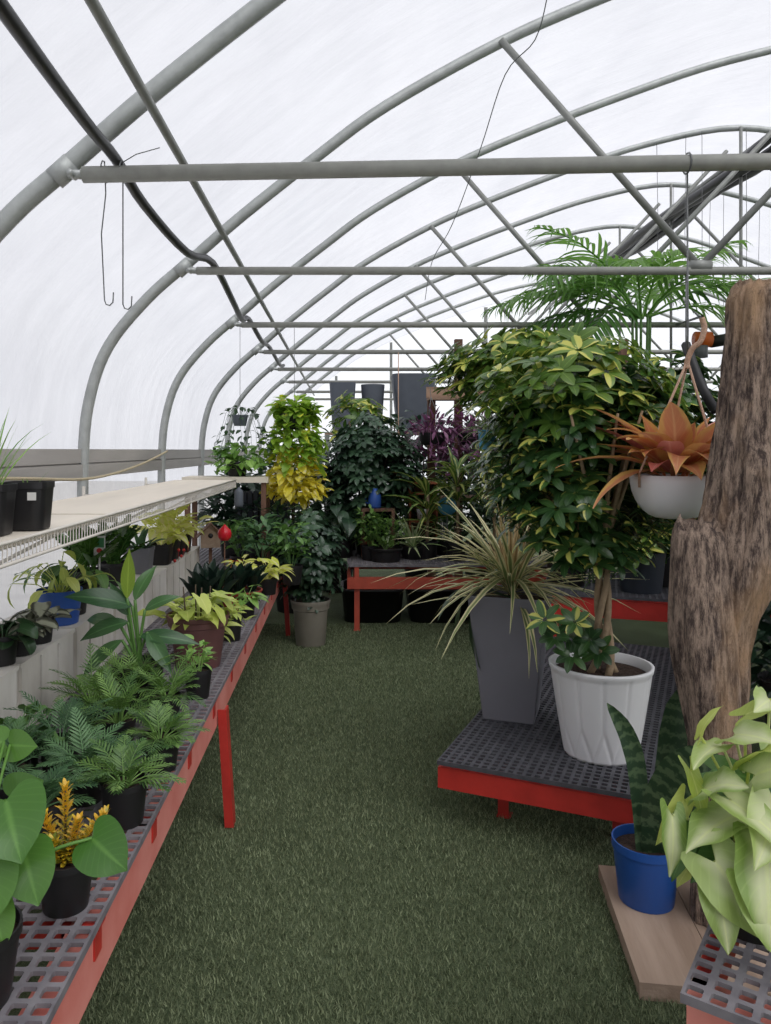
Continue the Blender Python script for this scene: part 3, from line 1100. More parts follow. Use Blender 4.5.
# plank board on the floor under the blue pot
t = thing('wooden_board', 'weathered thick wooden board lying on the turf under the blue pot', 'board', (.83, 2.17, 0), radians(-8))
b = MB()
b.box(0, 0, 0.0, .235, .62, .05)
b.box(.238, .004, 0.0, .48, .615, .049)
bo = b.build('board', M['wood'], t, smooth=False)

# ---------------------------------------------------------------- tree trunk post
def trunk():
    t_ = thing('tree_trunk', 'thick weathered bare tree trunk standing beside the syngonium', 'tree trunk', (0, 0, 0))
    mb = MB()
    # (z, cx, cy, rx)
    K = [(.05, 1.245, 2.47, .125), (.25, 1.235, 2.48, .105), (.5, 1.225, 2.5, .098), (.75, 1.222, 2.52, .095), (.95, 1.225, 2.53, .105), (1.15, 1.27, 2.54, .135), (1.35, 1.315, 2.55, .13), (1.55, 1.345, 2.56, .118),
         (1.75, 1.37, 2.57, .11), (1.95, 1.39, 2.58, .105), (2.06, 1.40, 2.585, .10), (2.11, 1.41, 2.59, .07)]
    seg, rows = 96, 110
    KK = catmull(K, 14)
    n = len(KK)
    vs_, fs_ = [], []
    for i, (z, cx, cy, r_) in enumerate(KK):
        for k in range(seg):
            a = 2 * pi * k / seg
            c, s_ = cos(a), sin(a)
            q = 1 + .16 * noise.noise(Vector((c * 1.3, s_ * 1.3, z * 1.1))) + .14 * noise.noise(Vector((c * 4.5, s_ * 4.5, z * 1.6 + 5))) + .09 * noise.noise(Vector((c * 12, s_ * 12, z * 9)))
            q += -.06 * max(0, noise.noise(Vector((c * 7, s_ * 7, z * .9 + 9)))) * 2
            q += .20 * math.exp(-((a - 4.45) / .28) ** 2 - ((z - 1.50) / .055) ** 2) - .14 * math.exp(-((a - 4.42) / .12) ** 2 - ((z - 1.50) / .025) ** 2)
            vs_.append((cx + c * r_ * q, cy + s_ * r_ * q * .9, z + (.03 * noise.noise(Vector((c * 3, s_ * 3, 1))) if i > n - 12 else 0)))
    for i in range(n - 1):
        for k in range(seg):
            a_, b_ = i * seg + k, i * seg + (k + 1) % seg
            fs_.append((a_, b_, b_ + seg, a_ + seg))
    fs_.append(tuple((n - 1) * seg + k for k in range(seg)))
    fs_.append(tuple(range(seg))[::-1])
    mb.add(vs_, fs_)
    mb.build('trunk', M['bark'], t_)
    # broken side limb fused to its flank
    mb = MB()
    K = [(.45, 1.20, 2.47, .07), (.7, 1.185, 2.485, .085), (.95, 1.165, 2.5, .10), (1.15, 1.16, 2.51, .095), (1.27, 1.155, 2.515, .085), (1.315, 1.15, 2.52, .06)]
    KK = catmull(K, 10)
    n = len(KK)
    vs_, fs_ = [], []
    seg = 40
    for i, (z, cx, cy, r_) in enumerate(KK):
        for k in range(seg):
            a = 2 * pi * k / seg
            c, s_ = cos(a), sin(a)
            q = 1 + .14 * noise.noise(Vector((c * 1.5 + 9, s_ * 1.5, z * 1.4))) + .12 * noise.noise(Vector((c * 5 + 3, s_ * 5, z * 1.8)))
            vs_.append((cx + c * r_ * q, cy + s_ * r_ * q, z + (.05 * noise.noise(Vector((c * 3, s_ * 3, 4))) if i > n - 8 else 0)))
    for i in range(n - 1):
        for k in range(seg):
            a_, b_ = i * seg + k, i * seg + (k + 1) % seg
            fs_.append((a_, b_, b_ + seg, a_ + seg))
    fs_.append(tuple((n - 1) * seg + k for k in range(seg)))
    fs_.append(tuple(range(seg))[::-1])
    mb.add(vs_, fs_)
    mb.build('broken_limb', M['bark'], t_)
    return t_


trunk()

# ---------------------------------------------------------------- white wire shelf with boards
SZ = 1.322
t = thing('wall_shelf', 'long white wire shelf topped with cream boards along the film wall', 'shelf', (0, 0, 0))
yy = 1.0
k = 0
for (a, c) in ((1.0, 2.72), (2.735, 4.30), (4.315, 5.86)):
    b = MB()
    b.box(-1.29, a, SZ - .016, -.845, c, SZ + .002 * (k % 2))
    b.build('board', M['board_cream'], t, smooth=False)
    k += 1
b = MB()
for (x, z) in ((-.832, SZ), (-.832, SZ - .055), (-1.30, SZ - .02), (-1.07, SZ - .022)):
    b.tube([(x, 1.0, z), (x, 5.87, z)], .005, 6)
n = 190
for i in range(n + 1):
    y = 1.0 + 4.87 * i / n
    b.tube([(-.832, y, SZ - .055), (-.832, y, SZ), (-.845, y, SZ - .019), (-1.30, y, SZ - .02)], .0018, 4, False)
b.build('wire_frame', M['wire_white'], t)
for y in (1.2, 2.9, 4.42, 5.8):
    b = MB()
    b.tube([(-1.50, y, SZ - .035), (-.86, y, SZ - .035)], .01, 6)
    b.tube([(-1.50, y, SZ - .30), (-1.0, y, SZ - .045)], .008, 6)
    b.tube([(-1.50, y, SZ - .33), (-1.50, y, SZ + .02)], .01, 6)
    b.build('bracket', M['wire_white'], t)
# second short shelf turned across the end
t = thing('cream_shelf', 'short cream board shelf across the end of the wire shelf', 'shelf', (-1.32, 6.22, 0))
b = MB(); b.box(0, 0, 1.285, .70, .38, 1.33); b.build('board', M['board_cream'], t, smooth=False)
for x, y in ((.02, .02), (.64, .02), (.02, .32), (.64, .32)):
    b = MB(); b.box(x, y, BH + .001, x + .04, y + .04, 1.285); b.build('leg', M['wood_z'], t, smooth=False)

# ---------------------------------------------------------------- white crates along the wall side of the bench
CT = .83
R = random.Random(11)
cr_y = [1.52 + .535 * i for i in range(8)]
lab = ['whitewashed slatted crate on the bench, fully under the small begonia pots', 'whitewashed slatted crate carrying the small round leaved begonia pots',
       'whitewashed slatted crate at the seam beside the blue pot', 'whitewashed crate carrying the blue pot and the glossy plant',
       'whitewashed crate carrying the glossy green plant with a picture tag', 'whitewashed crate carrying the grey square pot',
       'whitewashed crate carrying the lime syngoniums in black square pots', 'whitewashed crate beside the little birdhouse']
for i, y in enumerate(cr_y):
    t = thing('slatted_crate', lab[i], 'crate', (-1.45, y, BH + .001), group='whitewashed crates along the wall')
    ln, dp, hh = .52, .36, CT - BH - .002
    b = MB(); b.box(0, 0, hh - .014, dp, ln, hh); b.build('top_board', M['crate'], t, smooth=False)
    b = MB(); b.box(0, 0.0001, 0, dp - .0005, ln, .012); b.build('bottom_board', M['crate'], t, smooth=False)
    for q in range(2):
        b = MB(); b.box(.013, q * (ln - .014), .0121, dp - .013, q * (ln - .014) + .014, hh - .0141); b.build('end_board', M['crate'], t, smooth=False)
    ns = 3
    for q in range(ns):
        a = .004 + q * (ln - .008) / ns
        for x in (dp - .012, 0):
            b = MB(); b.box(x, a + .004, .0121, x + .012, a + (ln - .008) / ns - .014 - R.uniform(0, .006), hh - .0141)
            b.build('slat', M['crate'], t, smooth=False)

# brown wooden rack standing behind the end bench
t = thing('wooden_rack', 'tall brown wooden rack with a plank header holding hanging baskets', 'rack', (0, 0, 0))
for (x, y, z) in ((1.18, 8.02, 2.70), (2.9, 8.02, 2.70), (.90, 8.02, 2.2)):
    b = MB(); b.box(x - .04, y - .04, 0, x + .04, y + .04, z); b.build('post', M['wood_z'], t, smooth=False)
b = MB(); b.box(.84, 7.93, 2.085, 1.75, 7.975, 2.20); b.build('header_plank', M['wood_x'], t, smooth=False)
b = MB(); b.box(1.755, 7.93, 2.075, 2.95, 7.975, 2.20); b.build('header_plank', M['wood_x'], t, smooth=False)
b = MB(); b.box(.84, 7.72, 2.055, 2.95, 7.925, 2.075); b.build('shelf_board', M['wood_x'], t, smooth=False)
b = MB(); b.box(.84, 7.8, 1.05, 2.95, 8.1, 1.08); b.build('shelf_board', M['wood_x'], t, smooth=False)

# ================================================================ PLANTS
CRX = -1.25


def rs(n):
    return random.Random(n)


def fern_fill(seed, h, n=11, ln=(.14, .24), ll=.055, lw=.012, el=(35, 85), droop=1.1, nl=11):
    def f(mb):
        R = rs(seed)
        for i in range(n):
            a = i * 2.399 + R.uniform(-.3, .3)
            frond(mb, R, (cos(a) * .012, sin(a) * .012, h), rdir(a, radians(R.uniform(*el))), R.uniform(*ln), R.uniform(.5, 1) * droop, nl, ll, lw, 60, 'lance', .4, .3)
    return f


# ---- front of the long bench: big heart leaf plant
x, y = -.665, 1.37
t = thing('heart_leaf_plant', 'large heart leaved plant in a black pot at the near end of the long bench', 'plant', (x, y, BH))
make_pot(t, .085, .065, .13, M['black'])
mb = MB()
HL = [  # pixel of blade base, depth, blade direction (right, toward viewer, up), length, width, roll
    ((92, 838), 1.42, (.8, -.5, -.42), .098, .092, -.35),
    ((6, 800), 1.36, (.5, -.75, -.55), .125, .12, .1),
    ((14, 800), 1.50, (.55, -.3, .45), .085, .085, -.3),
    ((24, 850), 1.38, (.45, -.55, -.75), .105, .09, .1),
    ((-14, 862), 1.34, (.3, -.6, -.7), .11, .10, 0),
    ((10, 745), 1.62, (.9, -.4, .1), .07, .06, -.5),
    ((4, 742), 1.62, (-.7, -.5, .15), .07, .06, .5),
    ((-6, 905), 1.36, (.4, -.5, -.7), .08, .06, 0)]
for i, ((px, py), Yd, d, l_, w_, ro) in enumerate(HL):
    p = pt(px, py, Yd) - Vector((x, y, BH))
    b0 = Vector((.01 * cos(i * 2.4), .01 * sin(i * 2.4), .105))
    mid = (b0 + p) / 2 + Vector((0, 0, .05))
    mb.tube(catmull([tuple(b0), tuple(mid), tuple(p)], 5), .0032, 6, False, .6)
    leaf(mb, p, Vector(d), Vector((.15, -1, .55)), l_ * .92, w_ * 1.08, 'heart', .5, .10, .2 + .08 * i, 5, ro * .4, .012)
mb.build('foliage', L['philo'], t)

# ---- croton
t = thing('croton_plant', 'yellow spotted croton in a black pot on the long bench', 'plant', (-.60, 1.655, BH))
make_pot(t, .060, .046, .108, M['black'])
R = rs(21)
mb, my, ms = MB(), MB(), MB()
for k, (dx, dy, hh) in enumerate(((-.05, 0, .09), (.09, -.01, .10), (-.005, .01, .15), (.035, -.02, .09), (-.02, -.03, .05), (.05, .02, .05))):
    base, top = Vector((0, 0, .09)), Vector((dx, dy, .10 + hh))
    ms.tube([base, (base + top) / 2, top], [.003, .0025, .002], 6, True)
    for j in range(70):
        q = j / 69
        p = base.lerp(top, q)
        a = j * 2.399
        tgt = my if q > .55 and k < 4 else mb
        l_ = .022 + .012 * (1 - q)
        leaf(tgt, p, rdir(a, radians(25 + 45 * q)), UP, l_ * R.uniform(.8, 1.2), .009, 'oval', .5, .2, R.random())
mb.build('foliage', L['croton'], t)
part_label(my.build('foliage', L['croton_y'], t), 'orange yellow new growth')
ms.build('stem', M['stem_dark'], t)

# ---- parlour palms and ferns in black pots on the long bench
FERNS = [
    # px, py of the pot base, rt, h, seed, label, mat, length range
    ((124, 822), .062, .112, 31, 'feathery green fern in a black pot at the rail behind the croton', 'fern', (.12, .19)),
    ((160, 768), .062, .10, 32, 'leafy fern in a black pot at the rail beside the small glossy plant', 'fern', (.10, .18)),
    ((40, 842), .06, .10, 33, 'dusky feathery fern close behind the big heart leaves', 'fern2', (.12, .18)),
    ((85, 800), .06, .10, 34, 'fine dusky fern between the croton and the feathery fern', 'fern2', (.14, .2)),
    ((60, 772), .06, .10, 35, 'dense dusky fern in front of the white crates', 'fern2', (.16, .24)),
    ((118, 748), .06, .10, 36, 'bright feathery fern in the middle of the fern group', 'fern', (.16, .24)),
    ((92, 728), .06, .10, 37, 'upright fern touching the white crates', 'fern', (.14, .24)),
    ((132, 712), .06, .10, 38, 'bright palm like fern below the broad blade plant', 'fern', (.18, .26)),
    ((166, 722), .055, .10, 39, 'soft fern between the small glossy plant and its neighbours', 'fern', (.14, .2)),
    ((8, 800), .06, .10, 40, 'shadowy fern tucked by the frame edge below the begonias', 'fern2', (.14, .22))]
for (pp, rt, h, sd, lab_, mt, lr) in FERNS:
    x, y = at(pp[0], pp[1], BH)
    potted('potted_fern', lab_, 'fern', (x, y, BH), (rt, rt * .78, h, 'black'), fern_fill(sd, h * .85, 22, (lr[0] * .8, lr[1] * .86), .046, .0058, (28, 88), 1.3, 11), L[mt], 'ferns on the long bench')

# curly dark leaf plant by the crates
x, y = at(20, 772, BH)
potted('geranium_plant', 'bushy plant with rounded dark leaves against the first white crate', 'plant', (x, y, BH), (.06, .048, .10, 'black'),
       lambda mb: petiole_leaves(mb, rs(41), .085, 26, (.05, .13), (.045, .065), .95, (15, 80), 'round', .9, (-40, 30), wave=.12), L['mid'])

# small glossy plant in a black pot at the rail
x, y = at(198, 697, BH)
potted('glossy_plant', 'small glossy leaved plant in a black pot before the plum pot', 'plant', (x, y, BH), (.056, .042, .115, 'black'),
       lambda mb: bushy(mb, rs(42), (-.01, 0, .165), (.055, .055, .065), 40, .05, .5, 'ovate', (-20, 50), base=(0, 0, .1)), L['bright'])

# broad blade plant
x, y = -.80, 2.98
t = thing('broad_blade_plant', 'tall plant with broad dark blades and one upright yellow green leaf', 'plant', (x, y, BH))
make_pot(t, .10, .08, .16, M['black'])
mb, m2 = MB(), MB()
BL = [  # blade base px, direction, length, width
    ((132, 606), (-.62, -.5, .38), .26, .085), ((128, 622), (-.95, -.35, -.1), .2, .07), ((122, 640), (-.75, -.3, -.45), .22, .06), ((140, 636), (.95, -.3, .12), .24, .062),
    ((148, 632), (.55, -.7, -.5), .2, .065), ((135, 600), (.3, .1, .85), .16, .06), ((128, 615), (-.35, -.2, .75), .15, .055), ((145, 610), (.7, -.2, .5), .15, .05), ((120, 625), (-.8, .3, .2), .22, .06)]
ms = MB()
for i, ((px, py), d, l_, w_) in enumerate(BL):
    p = pt(px, py, y - .02) - Vector((x, y, BH))
    b0 = Vector((.012 * cos(i * 2.4), .012 * sin(i * 2.4), .13))
    ms.tube(catmull([tuple(b0), tuple((b0 + p) / 2 + Vector((0, 0, .01))), tuple(p)], 4), .006, 6, True)
    leaf(mb, p, Vector(d), Vector((-.1, -.8, .7)), l_, w_, 'ovate', .8, .22, (i * .37) % 1, 5, 0, .01)
p = pt(127, 598, y - .03) - Vector((x, y, BH))
leaf(m2, p, Vector((.08, -.12, 1)), Vector((.3, -1, .1)), .20, .055, 'ovate', -.15, .35, .5, 5, 0, .01)
ms.tube(catmull([(0, 0, .13), tuple(p * .5 + Vector((0, 0, .065))), tuple(p)], 4), .006, 6, True)
mb.build('foliage', L['aspi'], t)
part_label(m2.build('new_leaf', L['aspi_new'], t), 'upright yellow green new leaf')
ms.build('stem', L['mid'], t)

# plum pot with syngonium
x, y = at(196, 668, BH)
t = thing('plum_pot_syngonium', 'yellow green arrow leaved plant in a wide plum coloured clay pot', 'plant', (x, y + .05, BH))
make_pot(t, .142, .098, .235, M['plum'], 'roll')
mb = MB()
petiole_leaves(mb, rs(51), .20, 34, (.05, .16), (.09, .14), .65, (8, 65), 'arrow', .8, (-25, 35), spread=.07, wave=.05)
mb.build('foliage', L['synlime'], t)
mb = MB()
for q in ((-.05, -.02), (.02, -.04), (-.015, .03), (.045, .0)):
    mb.tube([(q[0], q[1], .19), (q[0] * 1.25, q[1] * 1.2, .36)], [.004, .003], 6)
    part_label(mb.build('stake', M['stem_dark'], t), 'thin brown stake'); mb = MB()

# small black pots at the rail further on
for (pp, rt, h, sd, lab_, mt) in (((232, 640), .052, .12, 52, 'small arrow leaved plant in a black pot beyond the plum pot', 'synlime'),
                                  ((213, 655), .05, .11, 53, 'little yellowish arrow plant squeezed behind the plum pot', 'synlime'),
                                  ((247, 617), .05, .10, 54, 'small green trailing plant below the red bowl', 'bright')):
    x, y = at(pp[0], pp[1], BH)
    potted('arrow_leaf_plant', lab_, 'plant', (x, y, BH), (rt, rt * .8, h, 'black'),
           lambda mb, sd=sd: petiole_leaves(mb, rs(sd), .09, 16, (.03, .1), (.06, .09), .55, (5, 75), 'arrow', .8, (-30, 30)), L[mt])

# red bowl with dark snake plants
x, y = at(240, 607, BH)
potted('snake_plant', 'short dark snake plants in a wide red clay bowl', 'plant', (x, y, BH), (.14, .10, .11, 'redclay', 'roll'),
       lambda mb: [strap_leaves(mb, rs(60 + k), .09, 9, (.14, .22), .055, (45, 88), (.1, .5), 'sword', .02, 3, .7, c=c) for k, c in enumerate(((-.07, 0), (.07, .01), (0, .06), (0, -.06)))], L['snakedark'])
x, y = at(207, 622, BH)
potted('snake_plant', 'cluster of dark short snake plants in a black pot beside the red bowl', 'plant', (x, y, BH), (.09, .07, .12, 'black'),
       lambda mb: [strap_leaves(mb, rs(66 + k), .10, 9, (.16, .26), .06, (50, 88), (.1, .5), 'sword', .02, 3, .7, c=c) for k, c in enumerate(((-.05, 0), (.05, .01), (0, .04)))], L['snakedark'])
x, y = at(268, 594, BH)
potted('lime_syngonium', 'lime yellow arrow leaved plant in a black pot near the bench end', 'plant', (x, y, BH), (.065, .05, .11, 'black'),
       lambda mb: petiole_leaves(mb, rs(70), .09, 30, (.06, .17), (.08, .11), .75, (15, 80), 'arrow', .7, (-20, 40)), L['synyellow'])
x, y = at(240, 590, BH)
potted('lime_syngonium', 'smaller lime arrow leaved plant behind the red bowl', 'plant', (x, y + .05, BH), (.06, .05, .11, 'black'),
       lambda mb: petiole_leaves(mb, rs(71), .09, 22, (.06, .15), (.06, .08), .6, (25, 80), 'arrow', .7, (-20, 40)), L['synyellow'])
for i, (pp, mt, sd, ll, r_, nm, lab_) in enumerate((
        ((292, 584), 'mid', 72, .08, .15, 'leafy_plant', 'bushy mid green plant at the corner of the benches'),
        ((262, 577), 'fern2', 73, .09, .17, 'leafy_plant', 'dull green bushy plant behind the lime syngonium'),
        ((240, 573), 'mid', 74, .08, .15, 'leafy_plant', 'broad leaved green plant under the cream shelf end'),
        ((282, 571), 'dark', 75, .10, .2, 'leafy_plant', 'dark bushy plant under the hanging golden vine'),
        ((255, 563), 'deep', 76, .10, .2, 'leafy_plant', 'deep green plant in the shade under the cream shelf'))):
    x, y = at(pp[0], pp[1], BH)
    potted(nm, lab_, 'plant', (x, y, BH), (.08, .062, .14, 'black'),
           lambda mb, sd=sd, ll=ll, r_=r_: bushy(mb, rs(sd), (0, 0, .16 + r_), (r_, r_, r_), 110, ll, .5, 'ovate', (-30, 60), .2, .6, 8, (0, 0, .12)), L[mt])

# ---- on the crates
CZ = CT + .001
CR = [
    ((2, 664), .052, .10, 'nursery', False, 'begonia_plant', 'small dark leaved plant in a black pot at the frame edge on the crates', 'dark'),
    ((22, 654), .052, .095, 'nursery', False, 'begonia_plant', 'silver ringed begonia in a black pot closest to the dark leaved one', 'begonia'),
    ((43, 642), .052, .09, 'nursery', False, 'begonia_plant', 'silver ringed begonia in a black pot just before the blue pot', 'begonia')]
for i, (pp, rt, h, kd, sq, nm, lab_, mt) in enumerate(CR):
    x, y = at(pp[0], pp[1], CT)
    x = min(x, -1.145)
    potted(nm, lab_, 'plant', (x, y, CZ), (rt, rt * .8, h, 'black'),
           lambda mb, i=i: petiole_leaves(mb, rs(80 + i), .075, 15, (.02, .09), (.06, .085), .9, (5, 75), 'round', .8, (-30, 35)), L[mt], 'small pots on the crates')
x, y = at(70, 626, CT)
potted('variegated_plant', 'yellow variegated drooping plant in a bright blue pot on the crates', 'plant', (min(x, -1.19), y + .06, CZ), (.092, .075, .14, 'blue2', 'plain'),
       lambda mb: petiole_leaves(mb, rs(84), .11, 20, (.08, .2), (.08, .12), .42, (5, 80), 'ovate', 1.2, (-60, 15)), L['synlime'])
b = MB(); b.lathe([(.0001, 0), (.011, 0)], 12, closed=False)
x, y = at(92, 616, CT)
potted('arrow_leaf_plant', 'dull green drooping plant in a black pot behind the blue pot', 'plant', (-1.215, y + .05, CZ), (.085, .07, .13, 'black'),
       lambda mb: petiole_leaves(mb, rs(85), .11, 26, (.06, .2), (.09, .13), .45, (5, 80), 'ovate', 1.1, (-50, 15)), L['mid'])


def zz_fill(mb, seed, n=14, ln=(.22, .4), z=.13):
    R = rs(seed)
    for i in range(n):
        a = i * 2.399
        frond(mb, R, (cos(a) * .02, sin(a) * .02, z), rdir(a, radians(R.uniform(48, 88))), R.uniform(*ln), .5, 9, .07, .034, 50, 'ovate', .5, .2, 6, .004)


t = potted('zz_plant', 'tall glossy stemmed plant with a picture tag on the crates', 'plant', (-1.24, 3.72, CZ), (.10, .08, .14, 'black'), lambda mb: zz_fill(mb, 86, 15, (.18, .29)), L['zz'])
# picture tag stuck in its pot
b = MB(); b.box(-.03, -.001, .16, .03, .001, .26); b.box(-.004, -.001, .09, .004, .001, .16)
tg = b.build('plant_tag', M['tagwhite'], t, smooth=False, loc=(.07, -.05, .05), rz=radians(-12))
b = MB(); b.box(-.024, -.0018, .205, .024, -.0012, .25); b.build('printed_picture', M['taggreen'], tg, smooth=False)
b = MB(); b.blob((0, -.0022, .19), .012, 10, (1.3, .05, 1)); b.build('printed_flower', M['berry'], tg)
potted('zz_plant', 'dense glossy green plant between the tagged plant and the grey square pot', 'plant', (-1.24, 4.12, CZ), (.085, .07, .12, 'black'), lambda mb: zz_fill(mb, 87, 14, (.16, .3), .1), L['zz'])
t = potted('gnarled_plant', 'knobbly dark plant in a slate grey square pot on the crates', 'plant', (-1.21, 4.52, CZ), (.082, .066, .15, 'greypot2', 'nursery', True),
           lambda mb: strap_leaves(mb, rs(88), .12, 14, (.08, .17), .035, (45, 88), (.2, 1.0), 'sword', .04, 3, .4), L['fern2'])
# square pots with lime syngonium
SQ = [(-1.165, 4.86, 91, 'lime arrow plant in the black square pot next to the grey one'), (-1.165, 5.06, 92, 'lime arrow plant in the middle black square pot on the crates'),
      (-1.165, 5.26, 93, 'lime arrow plant in the black square pot beyond the red beads'), (-1.165, 5.46, 94, 'tall lime arrow plant in the black square pot by the birdhouse')]
for (x, y, sd, lab_) in SQ:
    potted('lime_syngonium', lab_, 'plant', (x, y, CZ), (.075, .06, .13, 'black', 'nursery', True),
           lambda mb, sd=sd: petiole_leaves(mb, rs(sd), .11, 26, (.06, .21), (.085, .12), .75, (20, 85), 'arrow', .8, (-25, 45)), L['synyellow'], 'square black pots on the crates')
R = rs(95)
for (dx, y, z) in ((-1.083, 4.90, .845), (-1.08, 5.0, .90), (-1.08, 5.16, .88), (-1.08, 5.30, .91), (-1.08, 5.08, .85)):
    b = MB(); b.blob((0, 0, 0), .011, 10)
    b.tube([(0, 0, 0), (-.002, .001, -(z - CZ))], .0012, 4)
    tag(b.build('red_bead_pick', M['berry'], loc=(dx, y, z)), 'coral red bead on a fine pick among the square pots', 'ornament', 'coral beads by the square pots')
# birdhouse
t = thing('birdhouse', 'small weathered wooden birdhouse with a peaked roof at the crate end', 'birdhouse', (-1.0, 5.72, BH + .0), radians(12))
b = MB(); b.box(-.09, -.08, .0, .09, .08, .045); b.build('base', M['wood'], t, smooth=False)
b = MB(); b.box(-.012, -.012, .045, .012, .012, .26); b.build('post', M['wood_z'], t, smooth=False)
b = MB()
b.add([(-.07, -.06, .26), (.07, -.06, .26), (.07, .06, .26), (-.07, .06, .26), (-.07, -.06, .36), (.07, -.06, .36), (.07, .06, .36), (-.07, .06, .36), (0, -.06, .43), (0, .06, .43)],
      [(3, 2, 1, 0), (0, 1, 5, 8, 4), (2, 3, 7, 9, 6), (1, 2, 6, 5), (3, 0, 4, 7), (4, 8, 9, 7), (5, 6, 9, 8)])
b.build('box', M['wood'], t, smooth=False)
for s_ in (-1, 1):
    b = MB(); b.add([(0, -.085, .442), (0, .085, .442), (s_ * .10, .085, .345), (s_ * .10, -.085, .345), (0, -.085, .43), (0, .085, .43), (s_ * .10, .085, .333), (s_ * .10, -.085, .333)],
                    [(0, 1, 2, 3), (7, 6, 5, 4), (0, 3, 7, 4), (1, 5, 6, 2), (2, 6, 7, 3), (0, 4, 5, 1)])
    b.build('roof_panel', M['wood_z'], t, smooth=False)
b = MB(); b.tube([(0, -.0605, .35), (0, -.0625, .35)], .018, 16); part_label(b.build('entrance_hole', M['black'], t), 'dark round entrance hole')
# red glass lantern on a stake
t = thing('garden_stake', 'bright red glass tulip ornament on a thin stake before the birdhouse', 'ornament', (-.86, 5.50, BH))
b = MB(); b.tube([(0, 0, 0), (0, 0, .34)], .005, 6); b.tube([(0, 0, 0), (0, 0, .01)], .03, 12); b.build('stake', M['wood_z'], t)
b = MB(); b.lathe([(.001, .33), (.03, .335), (.048, .36), (.05, .39), (.042, .41), (.02, .43), (.008, .445), (.001, .45)], 16); b.build('glass_bloom', M['redgloss'], t)

# ---- on the wire shelf: black square pots of grass
SP = [(-.905, 1.78, 101, 'grassy square black pot at the frame edge of the white shelf', 6), (-.95, 2.05, 102, 'black square pot with the tall tuft of green grass on the white shelf', 34),
      (-.905, 2.20, 103, 'empty looking black square pot with a white sticker on the white shelf', 3)]
for (x, y, sd, lab_, n) in SP:
    t = thing('square_pot', lab_, 'plant pot', (x, y, SZ + .003), radians(4), 'black square pots on the white shelf')
    make_pot(t, .062, .05, .135, M['black'], 'nursery', True)
    b = MB(); b.box(-.012, -.0005, 0, .012, .0005, .022); b.build('sticker', M['tagwhite'], t, smooth=False, loc=(.03, -.0625, .085))
    mb = MB()
    strap_leaves(mb, rs(sd), .11, n, (.12, .27) if n > 10 else (.03, .08), .007, (60, 89), (.05, .9), 'blade', .03, 3, .3)
    mb.build('foliage', L['bright'], t)

# ---- hanging plants on the wall side
def hang_wire(root, z0, z1, mat='wire', x=0, y=0, r=.0022):
    b_ = MB(); b_.tube([(x, y, z0), (x, y, z1)], r, 5)
    return b_.build('hanger_wire', M[mat], root)


t = thing('hanging_golden_vine', 'large hanging pothos, green above and golden yellow below', 'plant', (-.42, 6.38, 1.0))
make_pot(t, .13, .09, .13, M['black'])
for c in t.children:
    c.location.z = .72
hang_wire(t, .85, 1.56)
mg, my = MB(), MB()
R = rs(111)
trailing(mg, R, (0, 0, .84), .12, 40, (.25, .50), .085, .75, 'heart', .55, .04, .6, .10)
bushy(mg, R, (0, 0, .86), (.19, .18, .15), 170, .085, .7, 'heart', (-30, 50), .3)
trailing(my, R, (0, 0, .56), .12, 22, (.22, .44), .085, .75, 'heart', .5, .035, .6, .02)
bushy(my, R, (.02, 0, .22), (.235, .15, .09), 170, .085, .7, 'heart', (-50, 40), .3)
mg.build('foliage', L['pothos'], t)
part_label(my.build('foliage', L['pothos_y'], t), 'golden yellow trailing ends')

t = thing('hanging_vine', 'thin dark leaved vine hanging on a wire in front of the wall', 'plant', (-.87, 6.38, 1.45))
make_pot(t, .07, .05, .09, M['greydark'])
for c in t.children:
    c.location.z = .30
hang_wire(t, .35, 1.13)
mb = MB()
trailing(mb, rs(112), (0, 0, .38), .07, 14, (.15, .45), .06, .6, 'ovate', .8, .045, .6, .1)
mb.build('foliage', L['dark'], t)
t = potted('trailing_pothos', 'bright green trailing plant resting on the cream shelf end', 'plant', (-.90, 6.42, 1.332), (.09, .07, .12, 'black'),
           lambda mb: (bushy(mb, rs(113), (0, 0, .15), (.2, .17, .12), 110, .09, .7, 'heart', (-40, 50), .3), trailing(mb, rs(114), (0, 0, .12), .09, 6, (.0, .1), .08, .7, 'heart', 1, .04)), L['bright'])
# little lantern clipped under the shelf corner
t = thing('hanging_lantern', 'small grey green lantern hanging at the shelf end', 'lantern', (-.80, 5.80, 1.12))
b = MB(); b.lathe([(.001, 0), (.03, 0), (.034, .02), (.034, .11), (.03, .125), (.012, .14), (.006, .15)], 14); b.build('body', M['greydark'], t)
b = MB(); b.tube([(0, 0, .15), (-.01, 0, .18), (-.035, 0, .2)], .002, 5); b.build('handle', M['wire'], t)
t = thing('storage_tub', 'small orange red tub beyond the shelf end', 'tub', (-.86, 6.05, BH))
b = MB(); b.lathe(pot_profile(.055, .045, .12), 20); b.build('tub', M['berry'], t)
# tall dark crate behind (louvred)
t = thing('dark_crate', 'dark navy slatted plastic crate under the cream shelf', 'crate', (-.95, 6.75, BH))
for k in range(9):
    b = MB(); b.box(-.0 + k * .05, 0, 0, .035 + k * .05, .02, .62); b.build('slat', M['navy'], t, smooth=False)
b = MB(); b.box(0, .021, 0, .44, .4, .6); b.build('body', M['black'], t, smooth=False)

